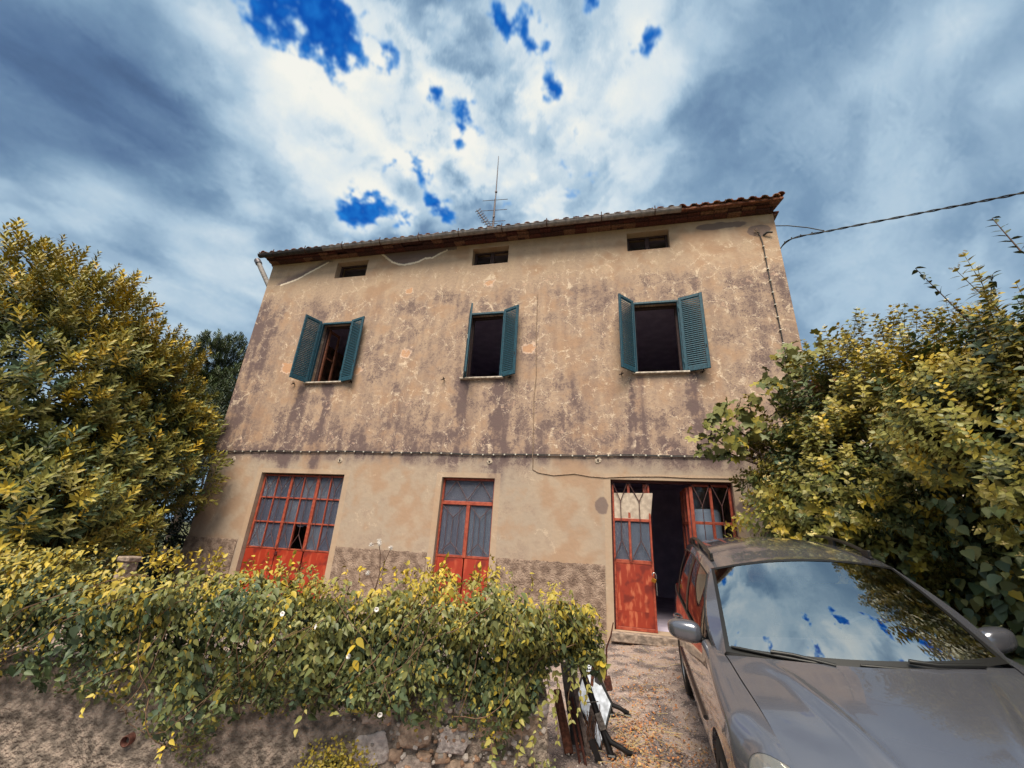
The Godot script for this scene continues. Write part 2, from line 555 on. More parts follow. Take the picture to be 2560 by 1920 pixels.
func facade_material() -> StandardMaterial3D:
	var W := 1344
	var H := 896
	var big: PackedByteArray = noise(61, 0.0045, 4).get_image(W, H).get_data()
	var med: PackedByteArray = noise(62, 0.018, 5).get_image(W, H).get_data()
	var dim := noise(67, 0.035, 4).get_image(W, H / 7)
	dim.resize(W, H, Image.INTERPOLATE_CUBIC)
	var drip: PackedByteArray = dim.get_data()
	var fine: PackedByteArray = noise(63, 0.09, 4).get_image(W, H).get_data()
	var spk: PackedByteArray = noise(64, 0.28, 2).get_image(W, H).get_data()
	var cn := FastNoiseLite.new()
	cn.seed = 65
	cn.noise_type = FastNoiseLite.TYPE_CELLULAR
	cn.cellular_return_type = FastNoiseLite.RETURN_DISTANCE2_SUB
	cn.cellular_jitter = 1.0
	cn.frequency = 0.030
	cn.fractal_type = FastNoiseLite.FRACTAL_NONE
	cn.domain_warp_enabled = true
	cn.domain_warp_amplitude = 38.0
	cn.domain_warp_frequency = 0.022
	cn.domain_warp_fractal_octaves = 4
	cn.domain_warp_fractal_gain = 0.55
	var crk: PackedByteArray = cn.get_image(W, H).get_data()
	var cm: PackedByteArray = noise(66, 0.011, 3).get_image(W, H).get_data()
	var edge1 := [Vector2(-8.70, 6.26), Vector2(-8.45, 6.33), Vector2(-8.2, 6.41), Vector2(-7.91, 6.58), Vector2(-7.6, 6.74), Vector2(-7.36, 6.87)]
	var edge2 := [Vector2(-5.76, 7.0), Vector2(-5.5, 6.77), Vector2(-5.36, 6.66), Vector2(-5.18, 6.58), Vector2(-5.0, 6.545), Vector2(-4.8, 6.57), Vector2(-4.62, 6.60), Vector2(-4.45, 6.69), Vector2(-4.24, 6.68), Vector2(-4.05, 6.79), Vector2(-3.87, 6.87)]
	# [x, top, bottom, half width, strength] of the runs of dirty water below the sills
	var runs := [[-7.13, 3.25, 1.10, 0.12, 1.35], [-6.36, 3.22, 0.95, 0.12, 1.7], [-3.02, 3.2, 1.3, 0.13, 0.9], [-2.20, 3.22, 0.95, 0.12, 2.3], [0.62, 3.2, 1.7, 0.11, 0.8], [1.72, 3.25, 2.0, 0.12, 0.9], [-0.62, 3.3, 1.7, 0.2, 0.4], [-4.6, 3.2, 1.7, 0.18, 0.3]]
	var spots := [[-7.72, 3.72, 0.17], [-5.80, 3.62, 0.14], [-4.52, 3.98, 0.15], [-1.58, 3.95, 0.16], [-4.75, 5.72, 0.10], [-2.62, 5.78, 0.13]]
	var cement := [[-0.086, 0.691, 0.14, 0.17], [2.32, 0.73, 0.2, 0.13], [2.62, 0.25, 0.15, 0.14], [2.55, 6.78, 0.55, 0.10], [3.35, 6.55, 0.22, 0.16]]
	var out := PackedByteArray()
	out.resize(W * H * 3)
	var hh := PackedByteArray()
	hh.resize(W * H)
	for y in H:
		var wy := HT - (y + 0.5) / H * (HT - HB)
		var upper := smoothstep(1.52, 1.64, wy)
		# how much the weather has marked this height
		var grime := upper * (0.42 - 0.30 * smoothstep(5.0, 6.0, wy)) + 0.40 * upper * smoothstep(2.7, 1.7, wy) + 0.55 * exp(-pow((wy - 1.52) / 0.13, 2.0))
		grime += 0.16 * exp(-pow((wy - 5.35) / 0.30, 2.0))
		for x in W:
			var wx := HL + (x + 0.5) / W * (HR - HL)
			var k := y * W + x
			var b := big[k] / 255.0
			var m := med[k] / 255.0
			var f := fine[k] / 255.0
			var s := spk[k] / 255.0
			var c := Color(0.720, 0.622, 0.538).lerp(Color(0.640, 0.580, 0.525), 1.0 - upper)
			c = c.lerp(Color(0.78, 0.675, 0.565), smoothstep(0.35, 0.85, m) * lerpf(0.3, 0.55, upper))
			c = c.lerp(Color(0.645, 0.51, 0.41), smoothstep(0.55, 0.25, b * 0.5 + m * 0.5) * 0.6)
			var h := 0.5 + 0.14 * (f - 0.5) + 0.10 * (s - 0.5) * upper
			var st := grime * 1.1
			st += 0.60 * smoothstep(-7.9, -9.1, wx) * smoothstep(6.3, 5.2, wy) * (0.45 + 0.55 * upper)
			st += 0.25 * smoothstep(2.6, 3.6, wx) * smoothstep(6.6, 4.5, wy) * upper
			for r in runs:
				if absf(wx - r[0]) < 0.45 and wy < r[1] + 0.1 and wy > r[2] - 0.2:
					var xx: float = wx - r[0] + 0.16 * (m - 0.5) + 0.10 * (f - 0.5)
					st += 1.35 * r[4] * (0.35 + 1.1 * drip[k] / 255.0) * exp(-pow(xx / r[3], 2.0)) * smoothstep(r[2] - 0.2, r[2] + 0.7, wy) * smoothstep(r[1] + 0.1, r[1], wy)
			st += 0.16 * (1.0 - upper) * smoothstep(0.45, 0.7, m * 0.6 + b * 0.4)
			var dr := drip[k] / 255.0
			var patch := smoothstep(0.30, 0.72, b * 0.75 + m * 0.25)
			st = minf(st, 1.5) * (0.62 + 0.55 * patch)
			var mott := 0.36 * m + 0.34 * dr + 0.18 * f + 0.12 * s
			var dark := st * (0.22 + 0.85 * smoothstep(0.30, 0.70, mott))
			dark += 0.62 * smoothstep(0.52, 0.74, 0.5 * s + 0.3 * f + 0.2 * m) * clampf(st + 0.25 * upper * smoothstep(6.4, 5.6, wy), 0, 1) * (0.3 + 0.7 * patch)
			c = c.lerp(Color(0.365, 0.305, 0.315), clampf(dark, 0, 0.85))
			for dd in doors:
				if wx > dd[0] - 0.12 and wx < dd[1] + 0.12 and wy < dd[3] + 0.10:
					c = c.lerp(Color(0.70, 0.60, 0.51), 0.5)
			# pale net of filled cracks
			var cw := crk[k] / 255.0
			var where := smoothstep(0.36, 0.58, cm[k] / 255.0 + 0.12 * smoothstep(-4, 3, wx)) * (upper * smoothstep(6.55, 6.2, wy) + (1.0 - upper) * 0.45 * smoothstep(0.62, 0.75, cm[k] / 255.0))
			var line := smoothstep(0.028 + 0.065 * f, 0.0, cw + 0.03 * (s - 0.5)) * where * smoothstep(0.26, 0.46, f * 0.6 + med[(k * 3 + 77) % (W * H)] / 255.0 * 0.0 + m * 0.4)
			c = c.lerp(Color(0.86, 0.78, 0.69), clampf(line * (0.5 + 0.6 * f), 0, 0.85))
			h += 0.14 * line
			# crumbled render where the net is dense
			var rag := smoothstep(0.63, 0.74, f * 0.55 + m * 0.45) * smoothstep(0.5, 0.68, cm[k] / 255.0) * upper * smoothstep(6.3, 5.9, wy)
			c = c.lerp(Color(0.80, 0.67, 0.58), rag * 0.55)
			for q in spots:
				var dx: float = wx - q[0]
				var dy: float = wy - q[1]
				if absf(dx) < 0.4 and absf(dy) < 0.4:
					var d: float = sqrt(dx * dx + dy * dy * 1.5) / q[2] + 1.5 * (m - 0.5) + 0.9 * (f - 0.5)
					c = c.lerp(Color(0.83, 0.72, 0.65), smoothstep(1.12, 0.98, d) * smoothstep(0.6, 0.9, d) * 0.8)
					c = c.lerp(Color(0.80, 0.60, 0.46), smoothstep(0.85, 0.7, d) * 0.6)
					h -= 0.12 * smoothstep(1.0, 0.85, d)
			for q in cement:
				var dx: float = (wx - q[0]) / q[2]
				var dy: float = (wy - q[1]) / q[3]
				if absf(dx) < 1.6 and absf(dy) < 1.6:
					var d: float = sqrt(dx * dx + dy * dy) + 0.8 * (m - 0.5)
					c = c.lerp(Color(0.44, 0.38, 0.37), smoothstep(1.0, 0.85, d) * 0.8)
			if wy > 6.1 and wx < -3.6:
				for e in 2:
					if e == 0 and wx > -7.2 or e == 1 and wx < -5.9:
						continue
					var r: Array = seg_d(Vector2(wx, wy + 0.03 * (f - 0.5)), edge1 if e == 0 else edge2)
					if r[0] < 0.9 and r[1]:
						c = c.lerp(Color(0.40, 0.345, 0.355), (0.75 if e == 1 else 0.75 * smoothstep(0.24, 0.03, r[0] + 0.15 * (m - 0.5))) * smoothstep(0.0, 0.02, r[0]))
						h -= 0.25
					c = c.lerp(Color(0.93, 0.86, 0.78), smoothstep(0.035, 0.018, r[0] + 0.02 * (s - 0.5)))
			h = clampf(h, 0, 1)
			out[k * 3] = int(c.r * 255); out[k * 3 + 1] = int(c.g * 255); out[k * 3 + 2] = int(c.b * 255)
			hh[k] = int(h * 255)
	var fm := mat(Color.WHITE, 0.92, 0.0, 0.3)
	fm.albedo_texture = ImageTexture.create_from_image(Image.create_from_data(W, H, false, Image.FORMAT_RGB8, out))
	fm.heightmap_enabled = true
	fm.heightmap_texture = ImageTexture.create_from_image(Image.create_from_data(W, H, false, Image.FORMAT_L8, hh))
	fm.heightmap_scale = 2.2
	fm.texture_repeat = true
	return fm

func fuv(x: float, y: float) -> Vector2:
	return Vector2((x - HL) / (HR - HL), (HT - y) / (HT - HB))

func build_house() -> void:
	house = thing("farmhouse", "old three-storey plastered farmhouse with teal shutters and red glazed doors", "house", Vector3(-2.75, -1.40, -8.0))
	var fm := facade_material()
	var holes := doors + wins + attics
	# front wall with its openings, a closed slab
	var xs := [HL, HR]
	var ys := [HB, HT]
	for h in holes:
		for q in [h[0], h[1]]:
			if not xs.has(q): xs.append(q)
		for q in [h[2], h[3]]:
			if not ys.has(q): ys.append(q)
	xs.sort(); ys.sort()
	var b := MB.new()
	for i in xs.size() - 1:
		for j in ys.size() - 1:
			var cx: float = (xs[i] + xs[i + 1]) * 0.5
			var cy: float = (ys[j] + ys[j + 1]) * 0.5
			var open := false
			for h in holes:
				if cx > h[0] and cx < h[1] and cy > h[2] and cy < h[3]:
					open = true
			if open: continue
			var p := [Vector3(xs[i], ys[j], FZ), Vector3(xs[i + 1], ys[j], FZ), Vector3(xs[i + 1], ys[j + 1], FZ), Vector3(xs[i], ys[j + 1], FZ)]
			b.quad(p[0], p[1], p[2], p[3], fuv(p[0].x, p[0].y), fuv(p[1].x, p[1].y), fuv(p[2].x, p[2].y), fuv(p[3].x, p[3].y))
			var o := Vector3(0, 0, -WT)
			b.quad(p[1] + o, p[0] + o, p[3] + o, p[2] + o, fuv(-1, 0.9), fuv(-1.1, 0.9), fuv(-1.1, 1.0), fuv(-1, 1.0))
	for h in holes:
		var a := Vector3(h[0], h[2], FZ)
		var c := Vector3(h[1], h[2], FZ)
		var d := Vector3(h[1], h[3], FZ)
		var e := Vector3(h[0], h[3], FZ)
		var o := Vector3(0, 0, -WT)
		var sides := [[a, a + o, e + o, e], [c + o, c, d, d + o], [a, c, c + o, a + o], [e + o, d + o, d, e]]
		for s in sides:
			b.quad(s[0], s[1], s[2], s[3], fuv(s[0].x - 0.2, s[0].y), fuv(s[1].x - 0.25, s[1].y), fuv(s[2].x - 0.25, s[2].y), fuv(s[3].x - 0.2, s[3].y))
	b.quad(Vector3(HL, HT, FZ), Vector3(HR, HT, FZ), Vector3(HR, HT, FZ - WT), Vector3(HL, HT, FZ - WT))
	for s in [0, 1]:
		var x: float = [HL, HR][s]
		var q := [Vector3(x, HB, FZ - WT), Vector3(x, HB, FZ), Vector3(x, HT, FZ), Vector3(x, HT, FZ - WT)]
		if s == 1: q.reverse()
		b.quad(q[0], q[1], q[2], q[3], fuv(x, q[0].y), fuv(x, q[1].y), fuv(x, q[2].y), fuv(x, q[3].y))
	obj("front_wall", b, fm, house)
	var side_m := worn(Color(0.50, 0.40, 0.33), Color(0.70, 0.56, 0.43), 71, 0.5, 0.92, 0.8)
	var in_m := worn(Color(0.74, 0.70, 0.80), Color(0.82, 0.78, 0.87), 72, 0.4, 0.95)
	for s in [0, 1]:
		var x: float = [HL + WT * 0.5, HR - WT * 0.5][s]
		var g := MB.new()
		g.box(Vector3(x, (HB + HT) * 0.5, (FZ - WT + BACK) * 0.5), Vector3(WT, HT - HB, FZ - WT - BACK), 0.0)
		# gable triangle
		var za := FZ - WT
		var zm := (FZ + BACK) * 0.5
		for o in [-WT * 0.5, WT * 0.5]:
			var p := [Vector3(x + o, HT, za), Vector3(x + o, HT, BACK), Vector3(x + o, HT + 1.15, zm)]
			if o < 0: p = [p[1], p[0], p[2]]
			g.tri(p[0], p[1], p[2])
		obj("side_wall", g, side_m, house)
	bx("back_wall", Vector3((HL + HR) * 0.5, (HB + HT) * 0.5, BACK - 0.15), Vector3(HR - HL, HT - HB, 0.3), side_m, house, 0.0)
	for y in [[-1.45, 0.28], [1.9, 0.25], [5.75, 0.22], [6.99, 0.06]]:
		bx("storey_floor", Vector3((HL + HR) * 0.5, y[0], (FZ - WT + BACK) * 0.5 - 0.005), Vector3(HR - HL - 2 * WT - 0.01, y[1], FZ - WT - BACK - 0.02), in_m, house, 0.0)
	for x in [-4.6, -1.1]:
		for y in [[-1.305, 1.77], [2.03, 5.635], [5.865, 6.965]]:
			bx("partition_wall", Vector3(x, (y[0] + y[1]) * 0.5, -11.2), Vector3(0.15, y[1] - y[0], 5.6), in_m, house, 0.0)
	for y in [[-1.305, 1.77], [2.03, 5.635]]:
		bx("partition_wall", Vector3((HL + HR) * 0.5, (y[0] + y[1]) * 0.5, -14.1), Vector3(HR - HL - 2 * WT - 0.02, y[1] - y[0], 0.15), in_m, house, 0.0)
	build_plinth()
	build_eaves(fm)
	build_windows()
	build_doors()

func build_plinth() -> void:
	var W := 512
	var pm := mat(Color.WHITE, 0.95, 0.0, 0.25)
	var f := noise(81, 0.055, 3)
	f.domain_warp_enabled = true
	f.domain_warp_amplitude = 34.0
	f.domain_warp_frequency = 0.03
	f.domain_warp_fractal_octaves = 3
	f.fractal_type = FastNoiseLite.FRACTAL_RIDGED
	var im := f.get_seamless_image(W, W)
	pm.heightmap_enabled = true
	pm.heightmap_texture = ImageTexture.create_from_image(im)
	pm.heightmap_scale = 2.6
	pm.albedo_texture = noise_tex(82, 0.03, 5, [[0.25, 0.5, 0.8], [Color(0.48, 0.405, 0.365), Color(0.57, 0.49, 0.44), Color(0.66, 0.575, 0.52)]])
	pm.uv1_triplanar = true
	pm.uv1_world_triplanar = true
	pm.uv1_scale = Vector3(0.62, 0.62, 0.62)
	var edges := [[HL - 0.018, -7.82], [-5.40, -3.42], [-2.03, -0.07], [2.27, HR + 0.018]]
	for k in 4:
		var e: Array = edges[k]
		var g := MB.new()
		# a slightly uneven top edge
		var n := int((e[1] - e[0]) / 0.06) + 2
		var top := []
		for q in n:
			top.append(Vector3(lerpf(e[0], e[1], q / float(n - 1)), -0.315 + rng.randf_range(-0.012, 0.012), FZ + 0.018))
		for q in n - 1:
			var a: Vector3 = top[q]
			var c: Vector3 = top[q + 1]
			g.quad(Vector3(a.x, HB, a.z), Vector3(c.x, HB, c.z), c, a)
			g.quad(a, c, c - Vector3(0, 0, 0.016), a - Vector3(0, 0, 0.016))
		g.quad(Vector3(e[0], HB, FZ + 0.002), Vector3(e[0], HB, FZ + 0.018), top[0], top[0] - Vector3(0, 0, 0.016))
		g.quad(Vector3(e[1], HB, FZ + 0.018), Vector3(e[1], HB, FZ + 0.002), top[n - 1] - Vector3(0, 0, 0.016), top[n - 1])
		obj("plinth", g, pm, house)
	# threshold slab of the open door
	bx("threshold", Vector3(1.1, -1.37, FZ - 0.05), Vector3(2.2, 0.14, 0.34), worn(Color(0.45, 0.40, 0.37), Color(0.62, 0.55, 0.5), 83, 1.5, 0.95, 1.0), house, 0.012)

func tile_mesh(r0: float, r1: float, length: float, up: bool) -> ArrayMesh:
	var g := MB.new()
	for shell in 2:
		var rows := []
		for k in 3:
			var t := k / 2.0
			var r := lerpf(r0, r1, t) - shell * 0.014
			var row := []
			for s in 9:
				var a := PI * s / 8.0
				row.append(Vector3(cos(a) * r, (sin(a) * r * 0.75) * (1.0 if up else -1.0), -t * length))
			rows.append(row)
		g.grid(rows, (shell == 1) == up)
	# front lip
	for s in 8:
		var a := PI * s / 8.0
		var c := PI * (s + 1) / 8.0
		var y := 0.75 * (1.0 if up else -1.0)
		var p := [Vector3(cos(a) * r0, sin(a) * r0 * y, 0), Vector3(cos(c) * r0, sin(c) * r0 * y, 0), Vector3(cos(c) * (r0 - 0.014), sin(c) * (r0 - 0.014) * y, 0), Vector3(cos(a) * (r0 - 0.014), sin(a) * (r0 - 0.014) * y, 0)]
		if up: g.quad(p[0], p[1], p[2], p[3])
		else: g.quad(p[3], p[2], p[1], p[0])
	return g.mesh()

func build_eaves(_fm: Material) -> void:
	var brick_m := [worn(Color(0.28, 0.13, 0.12), Color(0.38, 0.21, 0.18), 91, 3.0, 0.95, 1.2), worn(Color(0.22, 0.12, 0.12), Color(0.32, 0.19, 0.18), 92, 3.0, 0.95, 1.2), worn(Color(0.38, 0.25, 0.20), Color(0.50, 0.37, 0.30), 93, 3.0, 0.95, 1.2)]
	var core := MB.new()
	core.box(Vector3((HL + HR) * 0.5, 7.03, FZ - 0.06), Vector3(HR - HL - 0.02, 0.13, 0.26), 0.0)
	var cornice := obj("cornice", core, brick_m[1], house)
	var unit := MB.new()
	unit.box(Vector3.ZERO, Vector3(0.27, 0.038, 0.16), 0.007)
	var um := unit.mesh()
	for course in 3:
		var y := 6.982 + course * 0.040
		var z := FZ + 0.07 + course * 0.075
		var x := HL - 0.02 - course * 0.03 + 0.135
		while x < HR + 0.02 + course * 0.03 - 0.1:
			if rng.randf() > 0.02:
				var o := MeshInstance3D.new()
				o.name = "brick"
				o.mesh = um
				o.material_override = brick_m[rng.randi() % 3]
				o.transform = Transform3D(Basis(Vector3.UP, rng.randf_range(-0.03, 0.03)) * Basis(Vector3.BACK, rng.randf_range(-0.02, 0.02)), Vector3(x, y + rng.randf_range(-0.003, 0.003), z + rng.randf_range(-0.02, 0.012)))
				cornice.add_child(o, true)
			x += 0.278 + rng.randf_range(-0.004, 0.004)
	# right and left return of the cornice under the verge
	for s in [0, 1]:
		for course in 3:
			var x: float = [HL - 0.02 - course * 0.03, HR + 0.02 + course * 0.03][s]
			for k in 24:
				var o := MeshInstance3D.new()
				o.name = "brick"
				o.mesh = um
				o.material_override = brick_m[rng.randi() % 3]
				o.transform = Transform3D(Basis(Vector3.UP, PI / 2 + rng.randf_range(-0.03, 0.03)), Vector3(x, 6.982 + course * 0.040, FZ - 0.2 - k * 0.278))
				if k < 3:
					cornice.add_child(o, true)
				else:
					o.free()
	# roof slabs
	var slope := 0.30
	var roof_m := worn(Color(0.36, 0.20, 0.15), Color(0.55, 0.36, 0.26), 94, 1.2, 0.95, 1.5)
	var ez := FZ + 0.36
	var zm := (FZ + BACK) * 0.5
	var ry := 7.07 + (ez - zm) * slope
	var g := MB.new()
	for s in [1.0, -1.0]:
		var e := Vector3(0, 7.07, ez if s > 0 else BACK - 0.36)
		var rr := Vector3(0, ry, zm)
		var l := Vector3(HL - 0.10, 0, 0)
		var r := Vector3(HR + 0.10, 0, 0)
		var th := Vector3(0, -0.05, 0)
		var p := [e + l, e + r, rr + r, rr + l] if s > 0 else [e + r, e + l, rr + l, rr + r]
		g.quad(p[0], p[1], p[2], p[3])
		g.quad(p[1] + th, p[0] + th, p[3] + th, p[2] + th)
		g.quad(p[0] + th, p[1] + th, p[1], p[0])
		g.quad(p[1] + th, p[2] + th, p[2], p[1])
		g.quad(p[3] + th, p[0] + th, p[0], p[3])
	var roof := obj("roof", g, roof_m, house)
	var tile_ms := []
	for k in 5:
		tile_ms.append(worn([Color(0.42, 0.22, 0.15), Color(0.50, 0.28, 0.19), Color(0.36, 0.20, 0.16), Color(0.56, 0.36, 0.26), Color(0.33, 0.23, 0.19)][k], [Color(0.55, 0.33, 0.23), Color(0.60, 0.38, 0.28), Color(0.46, 0.30, 0.24), Color(0.66, 0.48, 0.36), Color(0.45, 0.36, 0.30)][k], 95 + k, 2.0, 0.95, 0.8))
	var cover := tile_mesh(0.074, 0.062, 0.44, true)
	var pan := tile_mesh(0.07, 0.085, 0.44, false)
	var tilt := Basis(Vector3.RIGHT, atan(slope))
	var n := 56
	var pitch := (HR - HL + 0.16) / n
	for course in 2:
		for k in n:
			for kind in 2:
				var x := HL - 0.08 + (k + (0.5 if kind == 0 else 0.0)) * pitch
				var z := ez + 0.035 - course * 0.36 + rng.randf_range(-0.02, 0.015) + (0.0 if kind == 0 else 0.02)
				var y := 7.07 + (ez - z) * slope + (0.006 if kind == 0 else 0.054) + course * 0.012
				var o := MeshInstance3D.new()
				o.name = "tile"
				o.mesh = cover if kind == 0 else pan
				o.material_override = tile_ms[rng.randi() % 5]
				var ln := rng.randf_range(-0.05, 0.05)
				o.transform = Transform3D(Basis(Vector3.UP, ln) * tilt * Basis(Vector3.BACK, rng.randf_range(-0.06, 0.06)), Vector3(x + rng.randf_range(-0.008, 0.008), y + rng.randf_range(-0.004, 0.012), z))
				roof.add_child(o, true)
	var xf := []
	var cols := []
	for course in range(2, 13):
		for k in n:
			var z := ez - course * 0.36
			xf.append(Transform3D(tilt, Vector3(HL - 0.08 + (k + 0.5) * pitch, 7.07 + (ez - z) * slope + 0.06, z)))
			var w := rng.randf_range(0.7, 1.1)
			cols.append(Color(w, w, w))
	var rest := copies("upper_tiles", cover, tile_ms[1], xf, cols)
	remove_child(rest)
	roof.add_child(rest, true)
	# three verge tiles heaped at the right hand end
	for k in 9:
		for s in 2:
			var o := MeshInstance3D.new()
			o.name = "tile"
			o.mesh = cover
			o.material_override = tile_ms[(k + s) % 5]
			var z := ez + 0.03 - k * 0.38
			o.transform = Transform3D(tilt, Vector3([HR + 0.06, HL - 0.06][s], 7.07 + (ez - z) * slope + 0.06 + 0.01 * (k % 2), z))
			roof.add_child(o, true)
	# gutter
	var zinc := worn(Color(0.40, 0.38, 0.39), Color(0.60, 0.56, 0.55), 101, 1.2, 0.6, 0.3, 0.02, 0.3)
	var old := worn(Color(0.13, 0.11, 0.13), Color(0.24, 0.21, 0.22), 102, 1.5, 0.8, 0.4)
	var rust := worn(Color(0.22, 0.12, 0.09), Color(0.34, 0.2, 0.14), 103, 3.0, 0.9, 0.4)
	var pieces := [[-9.25, -7.22, old], [-7.24, -4.98, zinc], [-5.0, -2.9, zinc], [-2.92, -0.4, zinc], [-0.42, 1.73, zinc]]
	for k in pieces.size():
		var p: Array = pieces[k]
		var m := MB.new()
		for shell in 2:
			var rows := []
			for e in 2:
				var row := []
				for s in 11:
					var a := PI + PI * s / 10.0
					var r := 0.072 - 0.004 * shell - (0.003 if k % 2 else 0.0)
					row.append(Vector3(p[e], 6.985 + sin(a) * r - 0.008 * k * 0.2, FZ + 0.43 + cos(a) * r))
				rows.append(row)
			m.grid(rows, shell == 0)
		for e in 2:
			for s in 10:
				var a := PI + PI * s / 10.0
				var c := PI + PI * (s + 1) / 10.0
				m.tri(Vector3(p[e], 6.985, FZ + 0.43), Vector3(p[e], 6.985 + sin(a) * 0.07, FZ + 0.43 + cos(a) * 0.07), Vector3(p[e], 6.985 + sin(c) * 0.07, FZ + 0.43 + cos(c) * 0.07))
		for z in [-0.072, 0.072]:
			m.tube([Vector3(p[0], 6.987, FZ + 0.43 + z), Vector3(p[1], 6.987, FZ + 0.43 + z)], [0.009], 6)
		var gm := obj("gutter", m, p[2], house)
		for x in [-8.75, -7.75, -6.63, -5.53, -4.46, -3.4, -2.3, -1.22, 0.03, 1.185]:
			if x > p[0] and x <= p[1]:
				var h := MB.new()
				var path := []
				for s in 9:
					var a := PI * 0.95 + PI * 1.1 * s / 8.0
					path.append(Vector3(x, 6.985 + sin(a) * 0.078, FZ + 0.43 + cos(a) * 0.078))
				path.append(Vector3(x, 7.08, FZ + 0.50))
				path.insert(0, Vector3(x, 7.10, FZ + 0.30))
				h.tube(path, [0.011], 5)
				obj("bracket", h, rust, gm)

